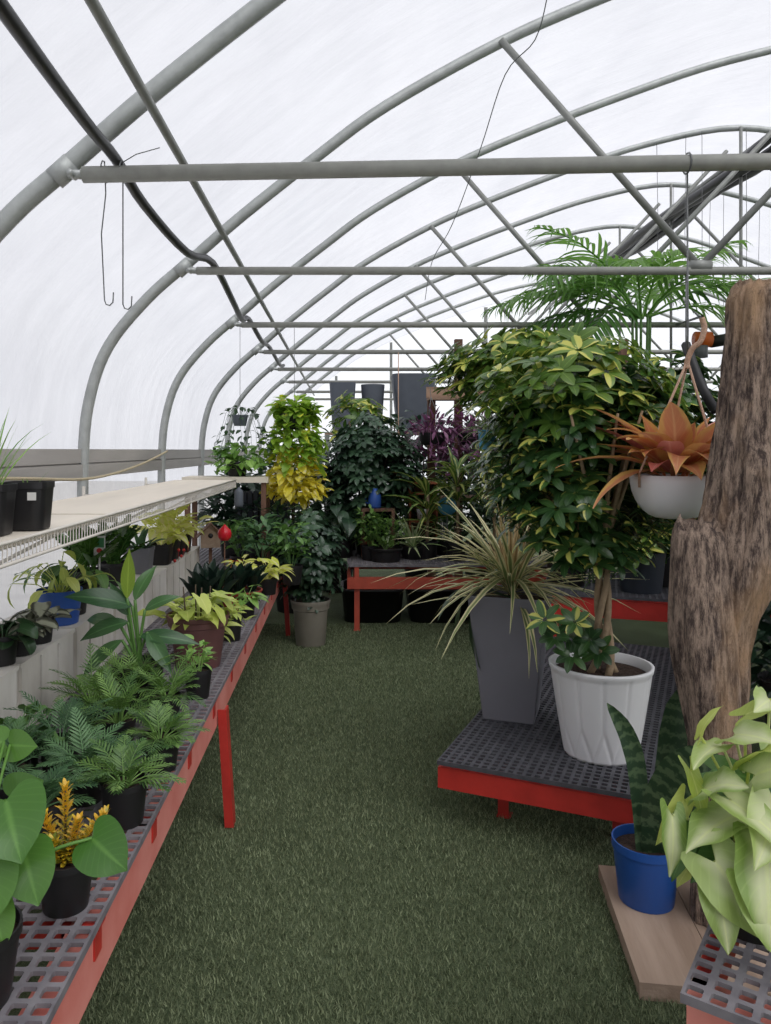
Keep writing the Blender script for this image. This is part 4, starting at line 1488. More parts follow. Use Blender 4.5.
# ---- taupe pot with fatsia on the floor
t = thing('fatsia_plant', 'bushy dark green umbrella plant in a round taupe pot on the floor', 'plant', (-.275, 6.15, 0))
make_pot(t, .158, .115, .36, M['taupe'], 'roll')
mb = MB()
umbrella_crown(mb, rs(121), (.0, -.02, .68), (.27, .25, .36), 170, .095, .042, 8, .3, None, 1.0, .08)
mb.build('foliage', L['scheff_dark'], t)
b = MB()
R = rs(122)
for k in range(6):
    a = k * 1.05
    b.tube([(cos(a) * .02, sin(a) * .02, .3), (cos(a) * .08, sin(a) * .08, .5), (cos(a) * .15, sin(a) * .15, .75)], [.008, .006, .004], 6)
b.build('stem', M['stem_dark'], t)

# ---- back bench
def bb(px, py, z=BH):
    return at(px, py, z)


# dark round pot with small leaf bush, terracotta pot behind it
x, y = bb(386, 562)
potted('succulent_plant', 'small pale green bushy plant in a wide dark brown pot on the end bench', 'plant', (x, y + .06, BH), (.155, .12, .12, 'black', 'roll'),
       lambda mb: bushy(mb, rs(131), (0, 0, .24), (.17, .15, .13), 170, .05, .5, 'oval', (0, 80), .2, .3, 10, (0, 0, .1)), L['fern'])
t = thing('terracotta_pot', 'plain terracotta pot with herbs beside the dark brown pot', 'plant pot', bb(367, 558) + (BH,))
t.location.y += .1
make_pot(t, .07, .05, .15, M['terra'], 'roll')
mb = MB(); bushy(mb, rs(132), (0, 0, .2), (.08, .08, .07), 60, .035, .5); mb.build('foliage', L['fern2'], t)
x, y = bb(342, 556)
potted('leafy_plant', 'rounded pale green bush on the end bench above the taupe pot plant', 'plant', (x + .02, y, BH), (.09, .07, .13, 'black'),
       lambda mb: bushy(mb, rs(133), (0, 0, .27), (.17, .15, .16), 170, .06, .45, 'oval', (-10, 70), .2), L['fern2'])
x, y = bb(414, 560)
potted('spiky_plant', 'spiky green rosette in a dark pot on the end bench', 'plant', (x, y + .1, BH), (.12, .09, .12, 'black'),
       lambda mb: (strap_leaves(mb, rs(134), .1, 34, (.2, .42), .026, (15, 85), (.3, 1.2), 'blade', .03)), L['spider'])
x, y = bb(447, 556)
potted('leafy_plant', 'mixed green plant with pale leaves behind the drooping dracaena leaves', 'plant', (x, y + .1, BH), (.10, .08, .13, 'black'),
       lambda mb: bushy(mb, rs(135), (0, 0, .3), (.2, .18, .2), 160, .08, .5, 'ovate', (-20, 70), .2), L['mid'])
x, y = bb(478, 556)
potted('leafy_plant', 'bushy deep green plant on the end bench behind the grey planter', 'plant', (x, y + .1, BH), (.10, .08, .13, 'black'),
       lambda mb: bushy(mb, rs(136), (0, 0, .32), (.24, .18, .22), 190, .09, .5, 'ovate', (-20, 70), .2), L['dark'])
# broad dull leaves above
x, y = .02, 7.05
t = thing('rubber_plant', 'plant with large drooping dull green leaves below the golden vine', 'plant', (x - .06, y, BH))
make_pot(t, .12, .09, .16, M['black'])
mb = MB()
petiole_leaves(mb, rs(141), .14, 22, (.2, .36), (.22, .30), .48, (45, 88), 'ovate', 1.1, (-50, 15), wide=5)
mb.build('foliage', L['scheff_dark'], t)
# big dark umbrella bush
t = thing('umbrella_tree', 'big dark green umbrella tree filling the end of the walkway', 'tree', (.24, 7.30, BH))
make_pot(t, .17, .13, .26, M['black'])
mb = MB()
umbrella_crown(mb, rs(142), (.02, 0, .74), (.50, .34, .56), 420, .105, .044, 8, .3, None, .9, .1)
mb.build('foliage', L['scheff_dark'], t)
b = MB()
for k in range(5):
    a = k * 1.26
    b.tube([(cos(a) * .02, sin(a) * .02, .2), (cos(a) * .1, sin(a) * .08, .7), (cos(a) * .25, sin(a) * .15, 1.25)], [.014, .011, .006], 7)
b.build('stem', M['stem_dark'], t)
t = thing('umbrella_tree', 'loose yellow green sprigs rising above the big dark umbrella tree', 'tree', (.12, 7.62, BH))
make_pot(t, .12, .09, .2, M['black'])
mb = MB()
umbrella_crown(mb, rs(143), (.02, 0, 1.22), (.30, .2, .36), 60, .11, .05, 7, .3, None, .8, .1)
mb.build('foliage', L['scheff_gold'], t)
b = MB(); b.tube([(0, 0, .15), (.03, 0, .7), (0, 0, 1.4)], [.014, .011, .006], 7); b.build('stem', M['stem_dark'], t)
# blue fabric / watering bag showing between leaves
t = thing('plastic_jug', 'blue plastic jug half hidden among the dark leaves', 'jug', (.27, 7.02, 1.0201))
b = MB(); b.lathe([(.055, 0), (.06, .02), (.058, .12), (.03, .16), (.026, .18), (.022, .178)], 18); b.build('body', M['blue2'], t)
b = MB(); b.tube([(-.05, 0, .03), (-.085, 0, .06), (-.08, 0, .12), (-.035, 0, .15)], .007, 6); b.build('handle', M['blue2'], t)
# its stand: plain shelf
t = thing('wood_stand', 'small low wooden stand on the end bench holding the blue jug', 'stand', (.15, 6.94, BH))
b = MB(); b.box(0, 0, .425, .3, .2, .45); b.build('top', M['wood_z'], t, smooth=False)
for q in ((0, 0), (.27, 0), (0, .17), (.27, .17)):
    b = MB(); b.box(q[0], q[1], 0, q[0] + .03, q[1] + .03, .425); b.build('leg', M['wood_z'], t, smooth=False)
for i, (x, y, z, r_, mt, lab_) in enumerate(((-.02, 7.3, .34, .24, 'dark', 'dark leafy plant behind the wooden stand'), (.50, 7.42, .42, .24, 'mid', 'green leafy plant beside the red brown cabinet'),
                                             (.22, 6.86, .30, .17, 'fern', 'small bushy green plant right before the wooden stand'))):
    potted('leafy_plant', lab_, 'plant', (x, y, BH), (.08, .06, .13, 'black'),
           lambda mb, i=i, z=z, r_=r_: bushy(mb, rs(180 + i), (0, 0, z), (r_, r_ * .7, r_), 190, .07, .5, 'ovate', (-30, 60), .2, .5, 8, (0, 0, .12)), L[mt])
# small wood cabinet
t = thing('wooden_cabinet', 'small red brown open cabinet with a white pot inside on the end bench', 'cabinet', (.60, 7.22, BH))
b = MB(); b.box(0, 0, 0, .02, .2, .66); b.build('side_panel', M['terra'], t, smooth=False)
b = MB(); b.box(.25, 0, 0, .27, .2, .66); b.build('side_panel', M['terra'], t, smooth=False)
for z in (.0, .30, .56, .66):
    b = MB(); b.box(-.01 if z > .6 else .0201, -.01 if z > .6 else 0, z, .28 if z > .6 else .2499, .2, z + .02); b.build('shelf', M['terra'], t, smooth=False)
b = MB(); b.box(.0201, .18, .0201, .2499, .195, .659); b.build('back_panel', M['wood_z'], t, smooth=False)
t = thing('white_pot', 'small white pot inside the red brown cabinet', 'plant pot', (.735, 7.3, BH + .321))
b = MB(); b.lathe(pot_profile(.06, .045, .1, 'plain'), 18); b.build('pot', M['white'], t)
t = thing('glass_disc', 'round pale blue glass disc on a stake near the cabinet', 'ornament', (.93, 7.0, BH))
b = MB(); b.tube([(0, -.008, .47), (0, .008, .47)], .085, 24); o = b.build('disc', M['lightblue'], t)
b = MB(); b.tube([(0, 0.009, 0), (0, 0.009, .44)], .006, 6); b.tube([(0, .009, 0), (0, .009, .01)], .05, 14); b.build('stake', M['wire'], t)

# purple trailing plants hanging from the plank header
for (x, z, sd, lab_) in ((.86, 1.94, 151, 'purple trailing plant hanging under the plank header near its end'), (1.24, 1.94, 152, 'fuller purple trailing plant hanging from the middle of the plank header')):
    t = thing('purple_trailing_plant', lab_, 'plant', (x, 7.6, z - .52), group='hanging purple plants')
    make_pot(t, .13, .09, .12, M['stem_dark'] if x < .8 else M['black'], 'bowl')
    for c in t.children:
        c.location.z = .18
    b = MB()
    for k in range(3):
        a = k * 2.1
        b.tube([(cos(a) * .12, sin(a) * .12, .29), (0, .1, .66), (0, .2, .76)], .003, 5)
    b.build('hanger_wire', M['wire'], t)
    mb = MB()
    trailing(mb, rs(sd), (0, 0, .28), .15, 26, (.15, .42), .11, .3, 'lance', 1.2, .03, .5, .1)
    bushy(mb, rs(sd + 5), (0, 0, .36), (.21, .16, .13), 110, .11, .28, 'lance', (-20, 80), .2, base=(0, 0, .28))
    mb.build('foliage', L['purple'], t)
# sage coloured macrame plant beside it
t = thing('hanging_basket', 'brown hanging basket with pale sprigs on brown ropes', 'plant', (.52, 7.5, 1.28))
make_pot(t, .10, .06, .10, M['terra'], 'bowl')
b = MB()
for k in range(3):
    a = k * 2.1
    b.tube([(cos(a) * .1, sin(a) * .1, .1), (0, 0, .45), (0, .0, 1.22)], .005, 5)
b.build('rope_hanger', M['rope'], t)
mb = MB(); bushy(mb, rs(155), (0, 0, .22), (.16, .14, .13), 90, .07, .5, base=(0, 0, .1)); mb.build('foliage', L['mid'], t)

# light blue pot with spider plant
t = thing('hanging_spider_plant', 'spider plant in a light blue pot hanging behind the umbrella tree', 'plant', (1.10, 5.95, 1.555))
make_pot(t, .072, .06, .15, M['lightblue'], 'plain')
hang_wire(t, .13, 1.1)
mb = MB(); strap_leaves(mb, rs(161), .13, 46, (.14, .28), .016, (15, 85), (.8, 1.8), 'blade', .03); mb.build('foliage', L['spider'], t)
# striped dracaenas below
for (x, y, z0, sd, n, lab_) in ((1.0, 6.85, 1.15, 162, 46, 'yellow striped dracaena in front of the cabinet'), (1.30, 6.72, 1.22, 163, 60, 'tall yellow striped dracaena behind the striped strap leaves'),
                               (.74, 6.95, .95, 164, 36, 'yellow striped dracaena under the purple plants')):
    t = thing('striped_dracaena', lab_, 'plant', (x, y, BH), group='striped dracaenas on the end bench')
    make_pot(t, .10, .08, .16, M['black'])
    b = MB(); b.tube([(0, 0, .12), (.01, 0, z0 - BH + .2)], .014, 7); b.build('stem', M['stem'], t)
    mb = MB()
    for q in range(3):
        strap_leaves(mb, rs(sd + 10 * q), z0 - BH - .05 + q * .12, n // 3, (.28, .46), .045, (10, 80), (.6, 1.6), 'lance', .02)
    mb.build('foliage', L['dracaena'], t)

# filler shrubs deep behind the end bench
R = rs(171)
FB = [(-.98, 7.1, 1.0, .34, .5, 'deep', 'dark shrub in the corner by the film wall'), (-.50, 7.45, 1.05, .45, .6, 'dark', 'dark shrub behind the hanging golden vine'),
      (.85, 8.55, 1.25, .7, .75, 'deep', 'deep green shrub behind the wooden rack'), (2.1, 8.1, 1.3, .7, .8, 'dark', 'dense green shrub behind the tall dracaena'),
      (2.9, 7.2, 1.25, .7, .85, 'deep', 'deep green shrub behind the umbrella trees'), (4.2, 6.2, 1.2, .8, .9, 'dark', 'wide green shrub beyond the trunk'),
      (-.1, 8.5, 1.05, .6, .7, 'dark', 'broad shrub beyond the end bench'), (2.5, 4.25, .95, .5, .75, 'deep', 'dark leafy shrub standing beside the raised bench'), (2.3, 3.5, 1.0, .55, .8, 'deep', 'dark leafy shrub showing beside the tree trunk'),
      (1.6, 9.2, 1.3, .6, .75, 'dark', 'tall green shrub between the rack posts'), (4.6, 8.5, 1.2, 1.0, .9, 'deep', 'wide shrub far beyond the palm')]
for i, (x, y, z, rx, rz_, mt, lab_) in enumerate(FB):
    t = thing('shrub', lab_, 'shrub', (x, y, 0 if not (x < -.5) else BH), group='shrubs behind the benches')
    zz = z - t.location.z
    make_pot(t, .2, .15, .28, M['black'])
    mb = MB()
    bushy(mb, rs(172 + i), (0, 0, zz), (rx, rx * .8, min(rz_, zz - .1)), int(1300 * rx), .15, .48, 'ovate', (-40, 60), .15, .6)
    mb.build('foliage', L[mt], t)
    b = MB()
    for k in range(4):
        a = k * 1.57
        b.tube([(cos(a) * .02, sin(a) * .02, .2), (cos(a) * .14, sin(a) * .14, zz), (cos(a) * .25, sin(a) * .25, zz + rz_ * .4)], [.014, .01, .006], 6)
    b.build('stem', M['stem_dark'], t)

# tall slate planters standing high on a back shelf
t = thing('high_shelf', 'high dark shelf behind the umbrella tree carrying grey planters', 'shelf', (-.25, 9.45, 0))
b = MB(); b.box(0, 0, 1.74, 1.55, .5, 1.77); b.build('shelf_board', M['wood_x'], t, smooth=False)
for q in ((0, 0), (1.45, 0), (0, .45), (1.45, .45)):
    b = MB(); b.box(q[0], q[1], 0, q[0] + .05, q[1] + .05, 1.74); b.build('post', M['galv_dark'], t, smooth=False)
for (x, rt, rb, h, sq, lab_) in ((-.03, .165, .125, .62, True, 'square slate planter with leaves before it on the high shelf'), (.35, .15, .11, .60, False, 'round tapered slate planter in the middle of the high shelf'),
                                (.86, .27, .2, .72, True, 'widest square slate planter on the high shelf')):
    t = thing('tall_planter', lab_, 'planter', (x, 9.70, 1.771), group='slate planters on the high shelf')
    make_pot(t, rt, rb, h, M['greydark'], 'plain', sq, soil=False)

# black trays added to keep the space under the end bench dark
for (x, lab_) in ((.25, 'added black tray filling the dark under the end bench near its leg'), (.85, 'added black tray filling the dark under the middle of the end bench'), (1.4, 'added black tray filling the dark under the far part of the end bench')):
    t = thing('dark_filler_tray', lab_, 'tray', (x, 7.15, 0), group='added black trays filling the dark under the end bench')
    b = MB(); b.lathe([(.25, 0), (.28, .28), (.29, .28), (.29, .3), (.265, .3), (.24, .02)], 32, section=square); b.build('tray', M['black'], t)

# ================================================================ the walkway's other side
# tall grey planter with striped strap leaves
t = thing('grey_planter', 'tall square slate grey planter with a striped strap leaved dracaena', 'plant', (.80, 3.70, .28), radians(-20))
b = MB()
q = 1 / sqrt(2)
def sqring(r_, z):
    return [(-r_, -r_, z), (r_, -r_, z), (r_, r_, z), (-r_, r_, z)]
rings = [sqring(.118, 0), sqring(.18, .59), sqring(.166, .59), sqring(.157, .54)]
b.add([p for r_ in rings for p in r_], [(3, 2, 1, 0)] + [(i * 4 + k, i * 4 + (k + 1) % 4, (i + 1) * 4 + (k + 1) % 4, (i + 1) * 4 + k) for i in range(3) for k in range(4)])
pl = b.build('planter', M['greypot'], t, smooth=False)
bm_ = pl.modifiers.new('edge', 'BEVEL'); bm_.width = .006; bm_.segments = 2; bm_.limit_method = 'ANGLE'
b = MB(); b.add(sqring(.151, .55), [(0, 1, 2, 3)]); b.build('soil', M['soil'], t, smooth=False)
mb, m2 = MB(), MB()
R = rs(201)
for i in range(110):
    a = i * 2.399
    e = radians(R.uniform(-5, 62))
    leaf(mb, (cos(a) * .015, sin(a) * .015, .57 + R.uniform(0, .12)), rdir(a, e), UP, R.uniform(.36, .70), R.uniform(.019, .029), 'blade', R.uniform(.2, 1.3), .35, R.random(), 3, R.uniform(-.3, .3))
for i in range(26):
    a = i * 2.399
    leaf(m2, (cos(a) * .012, sin(a) * .012, .6), rdir(a, radians(R.uniform(62, 88))), UP, R.uniform(.3, .5), .02, 'blade', R.uniform(.05, .3), .4, R.random(), 3, 0)
mb.build('foliage', L['cordy'], t)
part_label(m2.build('foliage', L['cordy_in'], t), 'tan upright inner leaves')
# a few broad leaves hanging over its side
mb = MB()
for (px, py, d, l_) in ((462, 600, (-.25, -.1, -1), .22), (470, 620, (.1, -.1, -1), .24), (455, 592, (-.5, -.2, -.6), .16)):
    p = pt(px, py, 3.62)
    pr = Vector((p.x - .80, p.y - 3.70, p.z - .28)); pr.rotate(__import__('mathutils').Euler((0, 0, radians(20))))
    dd = Vector(d); dd.rotate(__import__('mathutils').Euler((0, 0, radians(20))))
    mb.tube([(0, 0, .56), tuple(pr * .7 + Vector((0, 0, .22))), tuple(pr)], .003, 5, False)
    leaf(mb, pr, dd, Vector((-1, -.6, .2)), l_, .055, 'lance', .2, .2, .6)
mb.build('trailing_leaves', L['dark'], t)

# white fluted pot with braided umbrella tree
WX, WY = 1.075, 3.24
t = thing('umbrella_tree', 'braided trunk umbrella tree in a white fluted pot', 'tree', (WX, WY, .28))
b = MB()
seg = 192
vs_, fs_ = [], []
rows = 40
hP, rT, rB = .375, .208, .148
for i in range(rows + 1):
    v = i / rows
    r_ = rB + (rT - rB) * v ** .9
    for k in range(seg):
        a = 2 * pi * k / seg
        z = hP * v
        g = 0
        ph = a * 12 / (2 * pi)
        if v > .34 and v < .93:
            g = -.006 * max(0, 1 - abs((ph % 1) - .5) / .10)
        if v <= .36:   # diamond facets near the base
            u = v / .36
            d1 = abs(((ph + u * .5 + .5) % 1) - .5)
            d2 = abs(((ph - u * .5 + .5) % 1) - .5)
            g = -.0065 * max(0, 1 - min(d1, d2) / .12)
        if v >= .95:
            g = .004
        vs_.append(((r_ + g) * cos(a), (r_ + g) * sin(a), z))
for (r_, z) in ((rT - .010, hP), (rT - .014, hP - .05)):
    for k in range(seg):
        a = 2 * pi * k / seg
        vs_.append((r_ * cos(a), r_ * sin(a), z))
for i in range(rows + 2):
    for k in range(seg):
        a_, b_ = i * seg + k, i * seg + (k + 1) % seg
        fs_.append((a_, b_, b_ + seg, a_ + seg))
fs_.append(tuple(range(seg))[::-1])
b.add(vs_, fs_)
b.build('pot', M['white'], t)
s_ = MB()
R = rs(210)
vs_, fs_ = [(0, 0, .345)], []
for i in range(1, 11):
    for k in range(40):
        a = 2 * pi * k / 40
        r_ = .193 * i / 10
        vs_.append((r_ * cos(a), r_ * sin(a), .338 + (.010 * noise.noise(Vector((r_ * 40 * cos(a), r_ * 40 * sin(a), 2))) if i < 10 else -.003)))
fs_ = [(0, 1 + k, 1 + (k + 1) % 40) for k in range(40)]
for i in range(9):
    for k in range(40):
        a_, b_ = 1 + i * 40 + k, 1 + i * 40 + (k + 1) % 40
        fs_.append((a_, a_ + 40, b_ + 40, b_))
s_.add(vs_, fs_)
s_.build('soil', M['soil'], t)
for j in range(4):
    b = MB()
    pts = []
    for i in range(25):
        q = i / 24
        a = j * pi / 2 + q * 5.0
        rr = .027 * (1 - .3 * q) + (.03 * (1 - q) ** 6)
        pts.append((cos(a) * rr + .01, sin(a) * rr, .325 + q * .56))
    b.tube(pts, [.0150 - .003 * i / 24 for i in range(25)], 10)
    b.build('trunk', M['stem'], t)
b = MB()
R = rs(211)
for k in range(11):
    a = k * 2.4
    l_ = R.uniform(.2, .36)
    zt = R.uniform(1.05, 1.6)
    b.tube([(.01, 0, .85), (cos(a) * l_ * .5 - .03, sin(a) * l_ * .5, (.85 + zt) / 2), (cos(a) * l_ - .06, sin(a) * l_, zt)], [.012, .009, .005], 7)
b.build('branches', M['stem'], t)
mb, m2 = MB(), MB()
umbrella_crown(mb, rs(212), (-.03, 0.05, 1.20), (.44, .36, .46), 680, .086, .034, 7, .35, None, .8, .1, avoid=((.18, -.30, 1.10), .31))
umbrella_crown(m2, rs(213), (-.12, -.02, 1.52), (.42, .3, .22), 100, .10, .04, 7, .5, None, .8, .1)
# low side shoots above the pot
for (px, py) in ((555, 637), (572, 655), (545, 620), (590, 640), (600, 652), (575, 622)):
    p = pt(px, py, WY - .12) - Vector((WX, WY, .28))
    mb.tube([(0, 0, .40), tuple(p)], .003, 5, False)
    palmate(mb, rs(px), p, Vector((-.4, -.7, .6)), 7, .075, .034, .6, 'oval')
mb.build('foliage', L['scheff'], t)
part_label(m2.build('foliage', L['scheff_gold'], t), 'gold splashed top leaves')

# second tall gold umbrella tree behind
t = thing('umbrella_tree', 'taller gold splashed umbrella tree in a black pot on the raised bench', 'tree', (1.62, 5.62, BH))
make_pot(t, .16, .12, .24, M['black'])
mb = MB()
umbrella_crown(mb, rs(221), (-.34, 0, 1.50), (.64, .4, .34), 340, .13, .05, 7, .3, None, .7, .12, topbias=.3)
mb.build('foliage', L['scheff_gold'], t)
mb = MB()
umbrella_crown(mb, rs(222), (-.10, 0.05, .85), (.55, .35, .6), 360, .125, .052, 7, .3, None, .8, .12)
part_label(mb.build('foliage', L['scheff'], t), 'darker lower leaves')
b = MB()
for k in range(5):
    a = k * 1.26
    b.tube([(cos(a) * .02, sin(a) * .02, .18), (cos(a) * .1 - .1, sin(a) * .1, .8), (cos(a) * .3 - .25, sin(a) * .2, 1.5)], [.016, .012, .006], 7)
b.build('stem', M['stem'], t)

# navy pot with yellow variegated leaves on the raised bench
t = thing('arrow_leaf_plant', 'yellow flecked plant in a big navy pot on the raised bench', 'plant', (2.06, 5.36, BH))
make_pot(t, .165, .135, .28, M['navy'], 'plain')
mb = MB(); umbrella_crown(mb, rs(231), (-.03, -.05, .36), (.22, .2, .14), 34, .10, .045, 6, .3); mb.build('foliage', L['scheff_gold'], t)
for (x, y, z, rx, rzz, n, lab_, sd) in ((2.30, 5.15, .95, .34, .40, 120, 'bushy umbrella plant on the raised bench behind the orange plant', 232),):
    t = thing('umbrella_tree', lab_, 'tree', (x, y + .45, BH))
    make_pot(t, .14, .11, .22, M['black'])
    mb = MB(); umbrella_crown(mb, rs(sd), (-.1, -.2, z), (.55, rx, .75), 340, .125, .052, 7, .3); mb.build('foliage', L['scheff'], t)
    b = MB(); b.tube([(0, 0, .18), (0, -.05, .6), (-.05, -.1, 1.3)], [.016, .012, .006], 7); b.build('stem', M['stem'], t)

# palm
t = thing('palm_tree', 'tall green palm whose fronds reach the roof bars', 'palm', (2.36, 6.25, BH))
make_pot(t, .17, .13, .28, M['black'])
mb = MB()
R = rs(241)
PZ = 2.04
b = MB()
for k in range(5):
    a = k * 1.26
    b.tube([(cos(a) * .03, sin(a) * .03, .2), (cos(a) * .05, sin(a) * .05 - .1, .9), (cos(a) * .07 - .03, sin(a) * .07 - .2, PZ)], [.017, .014, .01], 7)
b.build('stem', L['mid'], t)
FR = [(215, 48, 1.25), (165, 38, 1.2), (205, 60, 1.2), (190, 15, 1.15), (95, 82, .95), (180, 50, 1.15), (200, 35, 1.1), (350, 40, 1.15), (10, 58, .95), (250, 60, .95), (290, 45, .95), (150, 62, 1.0), (225, 20, 1.0), (320, 20, .95), (120, 68, .9), (60, 55, .9), (185, 68, 1.0), (0, 70, .95), (270, 75, .8), (170, 22, 1.1)]
for (a, e, l_) in FR:
    a = radians(a + R.uniform(-6, 6))
    frond(mb, R, (cos(a) * .05 - .03, sin(a) * .05 - .2, PZ - .02), rdir(a, radians(e)), l_, R.uniform(1.0, 1.6), 16, .42, .030, 55, 'blade', 1.2, .24, 6, .008)
mb.build('foliage', L['palm'], t)

# hanging white bowl
t = thing('hanging_white_bowl', 'white bowl of orange rust leaves hanging on beige ropes', 'plant', (1.258, 2.94, 1.29))
b = MB(); b.lathe(pot_profile(.163, .05, .165, 'bowl', .005), 44); b.build('bowl', M['white'], t)
s_ = MB(); s_.lathe([(.145 * (1 - k / 6) + .0001, .142 + .006 * (k % 2) * (k > 0)) for k in range(7)], 28); s_.f = s_.f[:-1]; s_.build('soil', M['soil'], t)
KN = Vector((.045, -.01, .60))
for k, a in enumerate((200, 320, 80)):
    a = radians(a)
    b = MB(); b.tube([(cos(a) * .166, sin(a) * .166, .12), (cos(a) * .166, sin(a) * .166, .17), tuple(KN)], .0048, 7); b.build('rope', M['rope'], t)
b = MB()
b.tube(catmull([tuple(KN - Vector((0, 0, .03))), tuple(KN), (.06, -.02, .645), (.085, -.03, .67), (.10, -.03, .72), (.09, -.03, .76)], 5), [.013, .014] + [.011] * 24, 8)
b.build('rope_knot', M['rope'], t)
b = MB(); b.tube([(.045, -.01, .60), (.042, -.02, .70), (.035, -.03, 1.375)], .0035, 6)
b.tube([(.035, -.03 + .038 * cos(q_), 1.343 + .038 * sin(q_)) for q_ in [2 * pi * k / 12 for k in range(13)]], .0035, 6)
b.build('hanger_wire', M['wire'], t)
mb, m2 = MB(), MB()
R = rs(251)
LV = [  # az, el, length, width, droop
    (182, 28, .38, .05, .9), (200, 10, .33, .06, 1.1), (165, 55, .34, .08, .9), (185, 66, .32, .08, .8), (250, 70, .33, .09, .9), (310, 66, .33, .09, .9), (10, 64, .34, .09, .8), (80, 72, .35, .09, .7), (220, 60, .28, .085, 1.1), (340, 55, .32, .085, 1.0), (240, 55, .22, .075, .9), (262, 30, .24, .085, 1.2), (285, 50, .24, .085, 1.0), (310, 30, .26, .08, .8),
    (340, 35, .27, .08, .8), (5, 45, .26, .08, .8), (30, 50, .25, .08, .8), (60, 55, .25, .08, .8), (90, 60, .25, .07, .8), (120, 55, .26, .07, .8), (145, 40, .27, .07, .9), (215, 45, .24, .08, 1.0), (330, 62, .24, .08, .6), (270, 72, .2, .07, .5), (190, 78, .22, .07, .4),
    (20, 75, .22, .07, .5), (230, 30, .24, .06, 1.0), (300, 34, .22, .07, 1.0), (355, 32, .24, .07, 1.0)]
for i, (a, e, l_, w_, dr) in enumerate(LV):
    a = radians(a)
    tgt = m2 if i % 4 == 2 else mb
    leaf(tgt, (cos(a) * .05, sin(a) * .05, .175), rdir(a, radians(e)), UP, l_ * 1.12, w_ * 1.3, 'lance', dr, .3, R.random(), 5, R.uniform(-.2, .2), .03)
for i in range(16):
    a = R.uniform(0, 6.28)
    leaf(m2 if i % 5 == 1 else mb, (cos(a) * .04, sin(a) * .04, .18), rdir(a, radians(R.uniform(42, 72))), UP, R.uniform(.25, .35), R.uniform(.08, .105), 'lance', R.uniform(1.0, 1.7), .2, R.random(), 5, R.uniform(-.5, .5), .05)
for i in range(16):
    a = i * 2.4
    tgt = mb
    leaf(tgt, (cos(a) * .05, sin(a) * .05, .15), rdir(a, radians(R.uniform(20, 60))), UP, R.uniform(.07, .12), .02, 'lance', .5, .3, R.random())
mb.build('foliage', L['bromel'], t)
part_label(m2.build('foliage', L['bromel_p'], t), 'pinkish rust leaves')

# snake plant in the blue pot
SXY = (1.005, 2.57)
t = thing('snake_plant', 'banded snake plant in a cobalt blue pot on the wooden board', 'plant', (SXY[0], SXY[1], .051))
make_pot(t, .110, .086, .20, M['blue'], 'nursery')


def bent_leaf(mb, pts, W, face, rnd=.5, shape='sword', fold=.35):
    """broad leaf following a bent centreline, its face turned towards face"""
    P = [Vector(q) for q in catmull(pts, 4)]
    n = len(P)
    xs = (-1, -.5, 0, .5, 1)
    rows = OUT[shape]

    def wat(t_):
        for (a, _, wa), (c, _, wc) in zip(rows, rows[1:]):
            if a <= t_ <= c:
                return wa + (wc - wa) * (t_ - a) / (c - a)
        return rows[-1][2]
    vs_, at_, fs_ = [], [], []
    for i, p in enumerate(P):
        d = (P[min(i + 1, n - 1)] - P[max(i - 1, 0)]).normalized()
        s = d.cross(Vector(face)).normalized()
        nn = s.cross(d)
        t_ = i / (n - 1)
        for x_ in xs:
            vs_.append(p + s * (wat(t_) * W * x_) + nn * fold * W * abs(x_) ** 1.5 * wat(t_))
            at_.append((x_, t_, rnd))
    for i in range(n - 1):
        for j in range(4):
            a_ = i * 5 + j
            fs_.append((a_, a_ + 1, a_ + 6, a_ + 5))
    o = len(mb.v)
    mb.add(vs_, fs_, at_)


def rel(px, py, Y, o):
    p = pt(px, py, Y)
    return (p.x - o[0], p.y - o[1], p.z - o[2])


O3 = (SXY[0], SXY[1], .051)
mb = MB()
bent_leaf(mb, [rel(642, 862, 2.56, O3), rel(640, 812, 2.56, O3), rel(636, 765, 2.57, O3), rel(625, 730, 2.58, O3), rel(607, 703, 2.58, O3)], .062, (-.25, -1, .1), .4)
bent_leaf(mb, [rel(664, 860, 2.60, O3), rel(668, 810, 2.62, O3), rel(674, 760, 2.64, O3), rel(680, 715, 2.64, O3), rel(684, 686, 2.64, O3)], .115, (-.5, -1, .1), .6)
bent_leaf(mb, [rel(660, 862, 2.55, O3), rel(664, 820, 2.50, O3), rel(680, 790, 2.44, O3), rel(700, 770, 2.36, O3), rel(722, 757, 2.32, O3)], .17, (-.6, -1, .6), .3)
bent_leaf(mb, [rel(655, 862, 2.58, O3), rel(652, 845, 2.58, O3), rel(649, 828, 2.58, O3)], .04, (0, -1, .1), .5)
mb.build('foliage', L['snake'], t)

